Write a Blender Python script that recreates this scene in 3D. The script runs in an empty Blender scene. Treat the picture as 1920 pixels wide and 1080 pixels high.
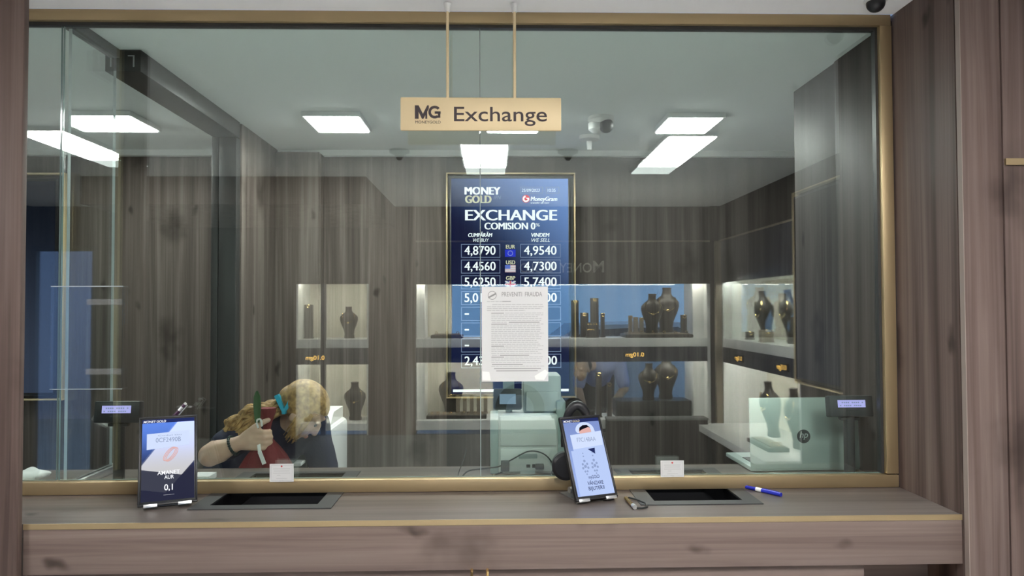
import bpy, bmesh, math, random
from mathutils import Vector, Matrix, noise
random.seed(7)
PI = math.pi
sc = bpy.context.scene
COL = sc.collection

# ------------------------------------------------------------ camera, world, exposure
def make_camera():
    yaw, pitch, roll = .0259, .0262, -.0032
    cy, sy, cp, sp = math.cos(yaw), math.sin(yaw), math.cos(pitch), math.sin(pitch)
    fw = Vector((sy*cp, cy*cp, sp)); rt = Vector((cy, -sy, 0)); up = rt.cross(fw)
    r2 = rt*math.cos(roll) + up*math.sin(roll); u2 = up*math.cos(roll) - rt*math.sin(roll)
    cd = bpy.data.cameras.new('camera'); cd.sensor_width = 36; cd.lens = 36*1400/1920
    cd.clip_start = .05; cd.clip_end = 200
    co = bpy.data.objects.new('camera', cd); COL.objects.link(co)
    m = Matrix((r2, u2, -fw)).transposed().to_4x4(); m.translation = Vector((0, -2.368, 1.6215))
    co.matrix_world = m
    sc.camera = co
make_camera()
W = bpy.data.worlds.new('street_daylight'); sc.world = W; W.use_nodes = True
W.node_tree.nodes['Background'].inputs[0].default_value = (.22, .40, .72, 1)
W.node_tree.nodes['Background'].inputs[1].default_value = 3.2
sc.view_settings.view_transform = 'Standard'; sc.view_settings.look = 'None'
sc.view_settings.gamma = 1; sc.view_settings.use_curve_mapping = False
sc.view_settings.exposure = 0.0
sc.cycles.transparent_max_bounces = 32
sc.cycles.max_bounces = 10
sc.cycles.sample_clamp_indirect = 0
HALL_LAMP, ROOM_LAMP, STRIP = 70.0, 70.0, 105.0      # radiance of the hall lamps, the ceiling panels, the vitrine strips

# ------------------------------------------------------------ materials
def newmat(name):
    m = bpy.data.materials.new(name); m.use_nodes = True
    return m, m.node_tree.nodes, m.node_tree.links
def mat(name, c, rough=.5, metal=0., spec=.5, em=None, es=0., bump=0., bscale=60, var=0., trans=0., sss=0.):
    m, n, l = newmat(name); b = n['Principled BSDF']
    b.inputs['Base Color'].default_value = (*c, 1); b.inputs['Roughness'].default_value = rough
    b.inputs['Metallic'].default_value = metal; b.inputs['Specular IOR Level'].default_value = spec
    if sss: b.inputs['Subsurface Weight'].default_value = sss; b.inputs['Subsurface Radius'].default_value = (.01, .004, .002)
    if trans: b.inputs['Transmission Weight'].default_value = trans
    if em: b.inputs['Emission Color'].default_value = (*em, 1); b.inputs['Emission Strength'].default_value = es
    if bump or var:
        tc = n.new('ShaderNodeTexCoord'); nz = n.new('ShaderNodeTexNoise')
        nz.inputs['Scale'].default_value = bscale; nz.inputs['Detail'].default_value = 4
        l.new(tc.outputs['Object'], nz.inputs['Vector'])
        if bump:
            bp = n.new('ShaderNodeBump'); bp.inputs['Strength'].default_value = bump; bp.inputs['Distance'].default_value = .01
            l.new(nz.outputs['Fac'], bp.inputs['Height']); l.new(bp.outputs['Normal'], b.inputs['Normal'])
        if var:
            r = n.new('ShaderNodeValToRGB'); r.color_ramp.elements[0].position = .3; r.color_ramp.elements[1].position = .7
            r.color_ramp.elements[0].color = (*[v*(1-var) for v in c], 1); r.color_ramp.elements[1].color = (*[min(1, v*(1+var)) for v in c], 1)
            l.new(nz.outputs['Fac'], r.inputs[0]); l.new(r.outputs[0], b.inputs['Base Color'])
    return m
def glow(name, c, s):
    m, n, l = newmat(name); n.remove(n['Principled BSDF'])
    e = n.new('ShaderNodeEmission'); e.inputs[0].default_value = (*c, 1); e.inputs[1].default_value = s
    l.new(e.outputs[0], n['Material Output'].inputs[0]); return m
def wood(name, dark, mid, light, grain='Z', seed=0., rough=.42, fine=1., knots=True):
    m, n, l = newmat(name); b = n['Principled BSDF']; b.inputs['Roughness'].default_value = rough
    b.inputs['Specular IOR Level'].default_value = .22
    tc = n.new('ShaderNodeTexCoord')
    def mapping(a, c):
        mp = n.new('ShaderNodeMapping'); s = {'Z': (a, a, c), 'X': (c, a, a), 'Y': (a, c, a)}[grain]
        mp.inputs['Scale'].default_value = s; mp.inputs['Location'].default_value = (seed, seed*.7, seed*1.3)
        l.new(tc.outputs['Object'], mp.inputs[0]); return mp.outputs[0]
    def nz(vec, det, dist, rg=.55):
        t = n.new('ShaderNodeTexNoise'); t.inputs['Scale'].default_value = 1; t.inputs['Detail'].default_value = det
        t.inputs['Distortion'].default_value = dist; t.inputs['Roughness'].default_value = rg
        l.new(vec, t.inputs['Vector']); return t.outputs['Fac']
    def mathn(op, a, bb, c=None):
        k = n.new('ShaderNodeMath'); k.operation = op
        for i, v in enumerate((a, bb, c)):
            if v is None: continue
            if isinstance(v, (int, float)): k.inputs[i].default_value = v
            else: l.new(v, k.inputs[i])
        return k.outputs[0]
    broad = nz(mapping(9*fine, .30*fine), 3, 1.2); streak = nz(mapping(30*fine, .55*fine), 5, 2.2, .6); fib = nz(mapping(150*fine, 3.2*fine), 3, .2)
    s = mathn('ADD', mathn('MULTIPLY', broad, .62), mathn('MULTIPLY', streak, .30)); s = mathn('ADD', s, mathn('MULTIPLY', fib, .08))
    r = n.new('ShaderNodeValToRGB'); e = r.color_ramp.elements
    e[0].position = .36; e[0].color = (*dark, 1); e[1].position = .64; e[1].color = (*light, 1)
    k = e.new(.5); k.color = (*mid, 1)
    l.new(s, r.inputs[0]); out = r.outputs[0]
    if knots:
        wob = n.new('ShaderNodeTexNoise'); wob.inputs['Scale'].default_value = 9; l.new(tc.outputs['Object'], wob.inputs['Vector'])
        for sc_, dens, rad, dk in ((2.6, 1.5, .26, .40), (5.5, 2.6, .13, .32)):
            v = n.new('ShaderNodeTexVoronoi'); v.inputs['Scale'].default_value = 1; v.inputs['Randomness'].default_value = 1
            add = n.new('ShaderNodeVectorMath'); add.operation = 'MULTIPLY_ADD'; add.inputs[1].default_value = (.35, .35, .35)
            l.new(wob.outputs['Color'], add.inputs[0]); l.new(mapping(sc_*fine, dens*fine), add.inputs[2]); l.new(add.outputs[0], v.inputs['Vector'])
            kr = n.new('ShaderNodeValToRGB'); kr.color_ramp.interpolation = 'EASE'
            kr.color_ramp.elements[0].position = .02; kr.color_ramp.elements[1].position = rad
            kr.color_ramp.elements[0].color = (dk, dk*.96, dk*.93, 1); kr.color_ramp.elements[1].color = (1, 1, 1, 1)
            l.new(v.outputs['Distance'], kr.inputs[0])
            mx = n.new('ShaderNodeMix'); mx.data_type = 'RGBA'; mx.blend_type = 'MULTIPLY'; mx.inputs[0].default_value = 1
            l.new(out, mx.inputs[6]); l.new(kr.outputs[0], mx.inputs[7]); out = mx.outputs[2]
    l.new(out, b.inputs['Base Color'])
    bp = n.new('ShaderNodeBump'); bp.inputs['Strength'].default_value = .06; bp.inputs['Distance'].default_value = .004
    l.new(fib, bp.inputs['Height']); l.new(bp.outputs[0], b.inputs['Normal'])
    return m
def glassmat(name, tint, r0, rough=0.):
    m, n, l = newmat(name); n.remove(n['Principled BSDF'])
    t = n.new('ShaderNodeBsdfTransparent'); t.inputs[0].default_value = (*tint, 1)
    g = n.new('ShaderNodeBsdfGlossy'); g.inputs['Roughness'].default_value = rough; g.inputs[0].default_value = (.96, 1, .98, 1)
    lw = n.new('ShaderNodeLayerWeight'); lw.inputs[0].default_value = .5
    p = n.new('ShaderNodeMath'); p.operation = 'POWER'; p.inputs[1].default_value = 5; l.new(lw.outputs['Facing'], p.inputs[0])
    q = n.new('ShaderNodeMath'); q.operation = 'MULTIPLY_ADD'; q.inputs[1].default_value = 1-r0; q.inputs[2].default_value = r0
    l.new(p.outputs[0], q.inputs[0])
    mx = n.new('ShaderNodeMixShader'); l.new(q.outputs[0], mx.inputs[0]); l.new(t.outputs[0], mx.inputs[1]); l.new(g.outputs[0], mx.inputs[2])
    l.new(mx.outputs[0], n['Material Output'].inputs[0]); return m

M = {}
M['wood'] = wood('hall_wood', (.064, .043, .037), (.129, .090, .078), (.184, .138, .121), 'Z', 0, .5)
M['wood_h'] = wood('apron_wood', (.094, .065, .057), (.165, .122, .106), (.214, .166, .147), 'X', 3.3, .5)
M['wood_top'] = wood('worktop_wood', (.070, .056, .051), (.117, .096, .087), (.155, .130, .12), 'X', 7.1, .36)
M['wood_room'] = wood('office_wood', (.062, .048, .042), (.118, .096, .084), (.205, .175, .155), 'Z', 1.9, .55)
M['wood_dark'] = wood('dark_wood', (.032, .026, .023), (.056, .046, .042), (.088, .074, .068), 'Z', 5.2, .6)
M['hall_ceiling'] = mat('hall_ceiling_paint', (.88, .88, .89), .9, spec=.1)
M['room_ceiling'] = mat('office_ceiling_paint', (.84, .88, .88), .9, spec=.1)
M['cornice'] = mat('cornice_white', (.8, .82, .82), .6)
M['floor'] = mat('floor_tile', (.66, .66, .66), .35, var=.12, bscale=3)
M['gold'] = mat('champagne_metal', (.46, .35, .20), .42, .75)
M['gold_light'] = mat('sign_gold', (.78, .62, .37), .45, .15, var=.05, bscale=4)
M['gold_bright'] = mat('jewellery_gold', (.9, .65, .3), .2, 1)
M['sign_ink'] = mat('sign_ink', (.035, .018, .022), .5)
M['black'] = mat('black_plastic', (.012, .012, .014), .38)
M['dark'] = mat('charcoal_plastic', (.04, .042, .045), .5)
M['tray_metal'] = mat('tray_metal', (.042, .043, .045), .5, spec=.3)
M['tray_black'] = mat('tray_inside', (.004, .004, .005), .8, spec=.03)
M['graphite'] = mat('graphite_metal', (.05, .05, .05), .42, .4)
M['silver'] = mat('silver_metal', (.62, .63, .64), .3, .9)
M['steel'] = mat('grey_steel', (.30, .30, .31), .35, .85)
M['white'] = mat('white_plastic', (.78, .78, .77), .4)
M['paper'] = mat('paper_white', (.66, .655, .65), .6)
M['ink'] = mat('grey_ink', (.28, .28, .28), .8)
M['ink_bold'] = mat('dark_ink', (.09, .09, .09), .8)
M['ink_line'] = mat('pale_ink', (.46, .46, .46), .8)
M['red_dot'] = mat('red_print', (.55, .06, .06), .6)
M['machine'] = mat('machine_shell', (.50, .535, .515), .45)
M['machine_dark'] = mat('machine_side', (.28, .345, .335), .45)
M['laptop'] = mat('laptop_lid', (.50, .58, .55), .38, .35)
M['blue_pen'] = mat('blue_plastic', (.02, .03, .42), .25)
M['purple'] = mat('purple_plastic', (.05, .015, .05), .3)
M['skin'] = mat('skin', (.66, .44, .33), .5, sss=.15, var=.06, bscale=30)
M['navy'] = mat('navy_cotton', (.016, .018, .045), .85, bump=.15, bscale=120)
M['trouser'] = mat('black_cotton', (.012, .012, .014), .85)
M['red_cloth'] = mat('red_cloth', (.17, .018, .021), .75, bump=.2, bscale=90)
M['claw'] = mat('turquoise_plastic', (.03, .42, .62), .3)
M['bead'] = mat('green_black_beads', (.012, .03, .028), .35)
M['leaf'] = mat('leaf_green', (.03, .09, .025), .5)
M['cream'] = mat('vitrine_cream', (.72, .68, .58), .6)
M['vit_white'] = mat('vitrine_white', (.82, .82, .80), .45)
M['navy_band'] = mat('vitrine_band', (.03, .033, .05), .3)
M['velvet'] = mat('display_leather', (.045, .038, .034), .35)
M['velvet_tan'] = mat('display_tan', (.30, .25, .19), .6)
M['glass'] = glassmat('partition_glass', (.90, .955, .93), .105)
M['glass_clear'] = glassmat('clear_glass', (.96, .98, .975), .05)
M['acrylic'] = glassmat('acrylic_sheet', (.95, .96, .965), .07)
M['acrylic_strip'] = mat('frosted_strip', (.42, .42, .42), .5); M['acrylic_strip'].node_tree.nodes['Principled BSDF'].inputs['Alpha'].default_value = .14
M['acrylic_edge'] = mat('acrylic_edge', (.46, .50, .52), .3)
M['glass_edge'] = mat('glass_edge', (.20, .28, .27), .15, spec=.8)
M['tape'] = mat('tape', (.92, .92, .88), .15, spec=.9)  # bright highlights on clear tape painted in as near-white base colour
M['lamp_rim'] = mat('lamp_rim', (.8, .82, .82), .5)
M['hall_lamp'] = glow('hall_lamp_diffuser', (1, .985, .96), HALL_LAMP)
M['hall_lamp_end'] = glow('hall_lamp_end', (.96, 1, .98), HALL_LAMP*.055)
M['room_lamp'] = glow('panel_diffuser', (1, .99, .97), ROOM_LAMP)
M['strip'] = glow('led_strip', (1, .95, .84), STRIP)
M['strip_side'] = glow('led_strip_bright', (1, .97, .90), STRIP*1.1)
M['under_led'] = glow('under_counter_led', (1, .55, .3), 4)
M['amber'] = glow('amber_led', (1, .55, .12), 6)
M['street'] = mat('street_stone', (.25, .25, .26), .8, var=.1, bscale=2)
M['car_paint'] = mat('car_silver', (.55, .58, .62), .3, .4)
M['car_glass'] = mat('car_glass', (.05, .07, .09), .1)
M['tyre'] = mat('tyre', (.015, .015, .015), .8)
M['shirt'] = mat('lilac_shirt', (.38, .42, .68), .8)
M['grey_hair'] = mat('grey_hair', (.12, .11, .10), .7)
M['cable'] = mat('black_cable', (.02, .022, .022), .5)
M['edge_band'] = mat('edge_band', (.25, .20, .175), .6)
M['plinth'] = mat('grey_plinth', (.20, .20, .195), .6)

def hairmat():
    m, n, l = newmat('blond_hair'); b = n['Principled BSDF']; b.inputs['Roughness'].default_value = .5
    tc = n.new('ShaderNodeTexCoord'); nz = n.new('ShaderNodeTexNoise'); nz.inputs['Scale'].default_value = 55; nz.inputs['Detail'].default_value = 5
    r = n.new('ShaderNodeValToRGB'); r.color_ramp.elements[0].position = .32; r.color_ramp.elements[1].position = .68
    r.color_ramp.elements[0].color = (.20, .105, .035, 1); r.color_ramp.elements[1].color = (.55, .34, .13, 1)
    l.new(tc.outputs['Object'], nz.inputs['Vector']); l.new(nz.outputs['Fac'], r.inputs[0]); l.new(r.outputs[0], b.inputs['Base Color']); return m
M['hair'] = hairmat()
def screenmat(name, c0, c1, p0, p1, strength, gloss=0.):
    """Screen picture: a colour gradient between two points of the panel."""
    m, n, l = newmat(name); n.remove(n['Principled BSDF'])
    tc = n.new('ShaderNodeTexCoord'); d = Vector(p1)-Vector(p0)
    sub = n.new('ShaderNodeVectorMath'); sub.operation = 'SUBTRACT'; sub.inputs[1].default_value = p0; l.new(tc.outputs['Object'], sub.inputs[0])
    dt = n.new('ShaderNodeVectorMath'); dt.operation = 'DOT_PRODUCT'; dt.inputs[1].default_value = d/d.length_squared; l.new(sub.outputs[0], dt.inputs[0])
    r = n.new('ShaderNodeValToRGB'); r.color_ramp.interpolation = 'EASE'; r.color_ramp.elements[0].color = (*c0, 1); r.color_ramp.elements[1].color = (*c1, 1)
    l.new(dt.outputs['Value'], r.inputs[0])
    e = n.new('ShaderNodeEmission'); e.inputs[1].default_value = strength; l.new(r.outputs[0], e.inputs[0])
    if not gloss: l.new(e.outputs[0], n['Material Output'].inputs[0]); return m
    g = n.new('ShaderNodeBsdfGlossy'); g.inputs['Roughness'].default_value = .012; g.inputs[0].default_value = (gloss, gloss, gloss, 1)
    a = n.new('ShaderNodeAddShader'); l.new(e.outputs[0], a.inputs[0]); l.new(g.outputs[0], a.inputs[1])
    l.new(a.outputs[0], n['Material Output'].inputs[0]); return m

# ------------------------------------------------------------ mesh helpers
class B:
    """Collects shapes, in world metres, into one mesh."""
    def __init__(s): s.bm = bmesh.new(); s.mi = 0
    def _add(s, bm2, mtx=None):
        if mtx is not None: bmesh.ops.transform(bm2, matrix=mtx, verts=bm2.verts)
        for f in bm2.faces: f.material_index = s.mi
        me = bpy.data.meshes.new('tmp'); bm2.to_mesh(me); bm2.free(); s.bm.from_mesh(me); bpy.data.meshes.remove(me); return s
    def box(s, x0, x1, y0, y1, z0, z1, bev=0., mtx=None, seg=2):
        b = bmesh.new(); bmesh.ops.create_cube(b, size=1)
        for v in b.verts: v.co = Vector(((x0+x1)/2+v.co.x*(x1-x0), (y0+y1)/2+v.co.y*(y1-y0), (z0+z1)/2+v.co.z*(z1-z0)))
        if bev: bmesh.ops.bevel(b, geom=b.edges[:], offset=bev, segments=seg, profile=.5, affect='EDGES')
        return s._add(b, mtx)
    def cyl(s, p0, p1, r0, r1=None, n=20, mtx=None):
        r1 = r0 if r1 is None else r1; p0 = Vector(p0); p1 = Vector(p1); d = p1-p0
        b = bmesh.new(); bmesh.ops.create_cone(b, cap_ends=True, segments=n, radius1=r0, radius2=r1, depth=d.length)
        t = Matrix.Translation((p0+p1)/2) @ d.to_track_quat('Z', 'Y').to_matrix().to_4x4()
        bmesh.ops.transform(b, matrix=t, verts=b.verts); return s._add(b, mtx)
    def ball(s, c, r, sc=(1, 1, 1), mtx=None, n=20):
        b = bmesh.new(); bmesh.ops.create_uvsphere(b, u_segments=n, v_segments=n//2+2, radius=r)
        for v in b.verts: v.co = Vector((c[0]+v.co.x*sc[0], c[1]+v.co.y*sc[1], c[2]+v.co.z*sc[2]))
        return s._add(b, mtx)
    def tube(s, pts, r, n=8, closed=False, mtx=None):
        pts = [Vector(p) for p in pts]; rs = r if isinstance(r, (list, tuple)) else [r]*len(pts)
        b = bmesh.new(); rings = []; L = len(pts); prev = None
        for i, p in enumerate(pts):
            a = pts[(i+1) % L] if (closed or i < L-1) else p; c = pts[i-1] if (closed or i > 0) else p
            t = (a-c).normalized() if (a-c).length > 1e-9 else Vector((0, 0, 1))
            if prev is None:
                u = t.cross(Vector((0, 0, 1)));  u = u if u.length > .05 else t.cross(Vector((1, 0, 0)))
            else: u = prev - t*prev.dot(t)
            u.normalize(); prev = u; w = t.cross(u)
            rings.append([b.verts.new(p+(u*math.cos(2*PI*k/n)+w*math.sin(2*PI*k/n))*rs[i]) for k in range(n)])
        for i in range(L if closed else L-1):
            A, C = rings[i], rings[(i+1) % L]
            for k in range(n): b.faces.new((A[k], A[(k+1) % n], C[(k+1) % n], C[k]))
        if not closed: b.faces.new(rings[0][::-1]); b.faces.new(rings[-1])
        bmesh.ops.recalc_face_normals(b, faces=b.faces[:]); return s._add(b, mtx)
    def lathe(s, prof, c, n=28, sy=1., pleat=None, mtx=None):
        b = bmesh.new(); rings = []
        for (r, z) in prof:
            ring = []
            for k in range(n):
                a = 2*PI*k/n; rr = r*(pleat(a, z) if pleat else 1)
                ring.append(b.verts.new((c[0]+rr*math.cos(a), c[1]+rr*math.sin(a)*sy, c[2]+z)))
            rings.append(ring)
        for i in range(len(rings)-1):
            for k in range(n): b.faces.new((rings[i][k], rings[i][(k+1) % n], rings[i+1][(k+1) % n], rings[i+1][k]))
        b.faces.new(rings[0][::-1]); b.faces.new(rings[-1])
        bmesh.ops.recalc_face_normals(b, faces=b.faces[:]); return s._add(b, mtx)
    def prism(s, pts, d, mtx=None):
        """Closed polygon of 3D points extruded by vector d."""
        b = bmesh.new(); d = Vector(d); v0 = [b.verts.new(p) for p in pts]; v1 = [b.verts.new(Vector(p)+d) for p in pts]; n = len(pts)
        b.faces.new(v0[::-1]); b.faces.new(v1)
        for i in range(n): b.faces.new((v0[i], v0[(i+1) % n], v1[(i+1) % n], v1[i]))
        bmesh.ops.recalc_face_normals(b, faces=b.faces[:]); return s._add(b, mtx)
    def text(s, st, x0, z0, h, w=None, y=0., bold=0., shear=0., mtx=None, flip=False, align='L', depth=.0004, ref='H'):
        """Flat lettering facing -Y: lower left at (x0, z0), cap height h, optional width w."""
        cu = bpy.data.curves.new('t', 'FONT'); cu.body = st; cu.size = 1; cu.offset = bold; cu.shear = shear; cu.extrude = 0; cu.resolution_u = 4
        ob = bpy.data.objects.new('t', cu); me = bpy.data.meshes.new_from_object(ob)
        cr = bpy.data.curves.new('r', 'FONT'); cr.body = ref; cr.size = 1; orf = bpy.data.objects.new('r', cr); mr = bpy.data.meshes.new_from_object(orf)
        hz = max(v.co.y for v in mr.vertices) - min(v.co.y for v in mr.vertices)
        xs = [v.co.x for v in me.vertices]; a, c = min(xs), max(xs); k = h/hz; kx = (w/(c-a)) if w else k
        width = (c-a)*kx; off = 0 if align == 'L' else (-width/2 if align == 'C' else -width)
        b = bmesh.new(); b.from_mesh(me)
        for v in b.verts: v.co = Vector(((x0+off+(v.co.x-a)*kx), y, z0+v.co.y*k))
        if flip:
            for v in b.verts: v.co.x = 2*x0 - v.co.x
            bmesh.ops.reverse_faces(b, faces=b.faces[:])
        for o_, c_ in ((ob, cu), (orf, cr)): bpy.data.objects.remove(o_); bpy.data.curves.remove(c_)
        bpy.data.meshes.remove(me); bpy.data.meshes.remove(mr)
        return s._add(b, mtx)
    def quad(s, x0, x1, z0, z1, y, mtx=None):
        b = bmesh.new(); b.faces.new([b.verts.new(p) for p in ((x0, y, z0), (x1, y, z0), (x1, y, z1), (x0, y, z1))]); return s._add(b, mtx)
    def frame(s, x0, x1, z0, z1, t, y0, y1, bev=0., mtx=None):
        s.box(x0, x1, y0, y1, z1-t, z1, bev, mtx); s.box(x0, x1, y0, y1, z0, z0+t, bev, mtx)
        s.box(x0, x0+t, y0, y1, z0+t, z1-t, bev, mtx); s.box(x1-t, x1, y0, y1, z0+t, z1-t, bev, mtx); return s
def link(name, b, mats, parent=None, smooth=35):
    me = bpy.data.meshes.new(name); b.bm.to_mesh(me); b.bm.free()
    for m in (mats if isinstance(mats, (list, tuple)) else [mats]): me.materials.append(m)
    if smooth: me.shade_smooth(); me.set_sharp_from_angle(angle=math.radians(smooth))
    o = bpy.data.objects.new(name, me); COL.objects.link(o)
    if parent is not None: adopt(o, parent)
    return o
def adopt(o, parent):
    o.parent = parent                       # parts hold world coordinates, so only the thing's own placement is undone
    if parent.parent is None: o.matrix_parent_inverse = Matrix.LocRotScale(parent.location, parent.rotation_euler, parent.scale).inverted()
def part(name, b, m, parent, label=None, smooth=35):
    o = link(name, b, m, parent, smooth)
    if label: o['label'] = label
    return o
def tag(o, label, cat, group=None):
    o['label'] = label; o['category'] = cat
    if group: o['group'] = group
    return o
def thing(name, label, cat, loc=(0, 0, 0), group=None):
    o = bpy.data.objects.new(name, None); COL.objects.link(o); o.location = loc; o.empty_display_size = .05
    return tag(o, label, cat, group)
def struct(name, b, m, smooth=35, parent=None):
    o = link(name, b, m, parent, smooth)
    if parent is None: o['kind'] = 'structure'
    return o
def dup(o, loc=None, rz=None, label=None, parent=None):
    c = o.copy(); COL.objects.link(c)
    if parent is not None: c.parent = parent
    if loc is not None: c.location = loc
    if rz is not None: c.rotation_euler = (0, 0, rz)
    if label: c['label'] = label
    for ch in list(o.children): dup(ch, parent=c)
    return c

# ------------------------------------------------------------ setting: hall, office, glass partition
HC, RC, CT = 2.557, 2.540, 1.05          # hall ceiling, office ceiling, counter top
BY, HY, RX = 1.985, -4.53, 2.11          # office back wall, hall back wall, hall right wall
struct('floor', B().box(-4.3, 2.6, -4.6, 2.2, -.1, 0), M['floor'])
struct('ceiling', B().box(-4.3, 2.6, -4.6, -.03, HC, HC+.1), M['hall_ceiling'])
struct('ceiling_office', B().box(-3.3, 2.6, .03, 2.2, RC, RC+.1), M['room_ceiling'])
# office walls
struct('wall_back', B().box(-.27, 2.6, BY+.03, BY+.12, 0, RC), M['wood_dark'])
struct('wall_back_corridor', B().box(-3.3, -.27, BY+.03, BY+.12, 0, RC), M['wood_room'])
struct('trim_1', B().box(-3.3, 2.45, BY-.012, BY+.03, RC-.032, RC), M['cornice'])
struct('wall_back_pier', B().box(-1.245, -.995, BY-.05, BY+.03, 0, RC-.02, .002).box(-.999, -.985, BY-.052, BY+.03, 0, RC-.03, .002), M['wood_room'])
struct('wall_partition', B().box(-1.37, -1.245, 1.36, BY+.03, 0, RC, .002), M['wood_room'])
struct('wall_corridor', B().box(-3.3, -3.2, 0, BY+.1, 0, RC), M['room_ceiling'])  # unseen wall; pale paint chosen to bounce light into the corridor
struct('wall_office_right', B().box(2.5, 2.6, .05, BY+.1, 0, RC), M['wood_dark'])
struct('wall_right_return', B().box(1.283, 1.34, -.02, .38, 0, RC, .001).box(1.289, 1.34, .384, .772, 0, RC, .002), M['wood_dark'])
struct('wall_office_front', B().box(1.34, 2.6, .0, .05, 0, HC+.05), M['wood_dark'])
# hall front: pillars either side of the counter opening
struct('wall_front_right', B().box(1.288, 1.400, -.362, -.34, 0, HC, .002).box(1.404, 2.3, -.362, -.34, 0, HC, .002), M['wood'])
struct('wall_reveal_right', B().box(1.286, 1.34, -.34, -.0, CT-.25, HC, 0), M['wood'])
struct('trim_2', B().box(1.2862, 1.2885, -.364, -.345, 0, HC), M['edge_band'])
struct('trim_3', B().box(1.406, 1.9, -.369, -.361, 2.008, 2.026), M['gold'])
struct('wall_front_left', B().box(-1.332, -1.248, -.362, -.34, 0, HC, .002), M['wood'])
struct('trim_4', B().box(-1.350, -1.334, -.366, -.340, 0, HC, .002), M['gold_light'])
struct('wall_left', B().box(-4.3, -4.2, -4.6, 0, 0, HC), M['wood_dark'])
struct('wall_front_far_left', B().box(-4.3, -1.92, -.34, -.3, 0, HC), M['wood'])
struct('wall_corridor_front', B().box(-3.3, -1.9, -.02, .03, 0, RC+.05), M['wood_dark'])
# hall right and back walls with the openings of the vitrines
w = B().box(RX, RX+.06, -2.72, -1.95, 0, HC).box(RX, RX+.06, -4.6, -2.72, 2.23, HC).box(RX, RX+.06, -4.6, -2.72, 0, .5).box(RX-.0, RX+.06, -4.6, -4.45, .5, 2.23)
struct('wall_hall_right', w, M['wood_dark'])
struct('wall_hall_right_far', B().box(2.55, 2.6, -4.6, -.34, 0, HC), M['hall_ceiling'])
w = B().box(-.707, RX, HY-.06, HY, 2.235, HC).box(-1.14, -.707, HY-.06, HY, .46, HC).box(-3.6, -1.80, HY-.06, HY, 0, HC)
struct('wall_hall_pier', B().box(-1.139, -.708, HY-.002, HY+.012, .46, HC), M['wood'])
w.box(-1.80, -1.14, HY-.06, HY, 1.86, HC).box(2.02, 2.11, HY-.06, HY+.04, 0, HC).box(-4.3, -3.6, HY-.06, HY, 2.2, HC)
struct('wall_hall_back', w, M['wood_dark'])
struct('trim_5', B().box(-.707, RX, HY-.01, HY+.012, 2.225, 2.24).box(RX-.012, RX+.01, -4.52, -2.72, 2.225, 2.24), M['velvet_tan'])
struct('trim_6', B().box(-1.80, 2.02, HY-.06, HY+.012, 0, .46), M['plinth'])
struct('wall_bulkhead', B().box(-2.9, -.9, HY, -2.95, 2.36, HC), M['wood'])
struct('sidewalk', B().box(-14, 14, -30, -4.6, -.15, -.02), M['street'])
struct('wall_added_facade', B().box(-16, -2.2, -9.4, -9, -.02, 7), mat('facade_render', (.42, .36, .42), .9))  # facade added beyond the street door to block bright sky and dim its view
d = struct('door_2', B().frame(-4.2, -3.6, 0, 2.2, .05, HY-.06, HY, .003), M['dark'])
struct('pane', B().box(-4.15, -3.65, HY-.035, HY-.025, .05, 2.15), M['glass_clear'], parent=d)

# glass partition above the counter
win = struct('window_1', B().box(-1.92, 1.278, -.03, .012, 2.522, 2.557, .002).box(1.242, 1.280, -.03, .012, 1.093, 2.522, .002)
             .box(-1.92, 1.280, -.03, .012, CT+.001, 1.090, .002), M['gold'])
struct('gasket', B().box(-1.92, 1.242, -.012, .012, 2.512, 2.522).box(1.234, 1.242, -.012, .012, 1.092, 2.512), M['graphite'], parent=win)
struct('seal', B().box(-.0402, -.0378, -.0045, .0045, 1.091, 2.513), M['machine_dark'], parent=win)
for a, c in ((-1.92, -1.354), (-1.347, -.0405), (-.0375, 1.238)):
    b = B().box(a, c, -.005, .005, 1.091, 2.513)
    for f in b.bm.faces: f.material_index = 1 if abs(f.normal.y) < .5 else 0
    struct('glass_pane', b, [M['glass'], M['glass_edge']], smooth=0, parent=win)

# sliding glass door at the left of the office
door = struct('door_1', B().box(-1.37, -1.245, .29, 1.33, 2.462, RC, .002), M['graphite'])
struct('beam', B().box(-1.355, -1.318, .012, .30, RC-.03, RC, .001), M['graphite'], parent=door)
struct('track_lip', B().box(-1.352, -1.347, .2885, .2905, 2.478, 2.52).box(-1.272, -1.267, .2885, .2905, 2.478, 2.52).box(-1.352, -1.33, .2885, .2905, 2.516, 2.52).box(-1.29, -1.267, .2885, .2905, 2.516, 2.52), M['silver'], parent=door)
struct('post', B().box(-1.372, -1.338, 1.30, 1.345, 0, 2.461, .003).box(-1.336, -1.252, 1.30, 1.36, 0, 2.461, .003), M['graphite'], parent=door)
b = B().box(-1.340, -1.330, .012, .29, 1.075, RC-.03)
for f in b.bm.faces: f.material_index = 1 if abs(f.normal.x) < .5 else 0
struct('glass_pane', b, [M['glass_clear'], M['acrylic_edge']], smooth=0, parent=door)
struct('bottom_rail', B().box(-1.352, -1.318, .014, .34, CT+.001, 1.075, .002), M['silver'], parent=door)

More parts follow.
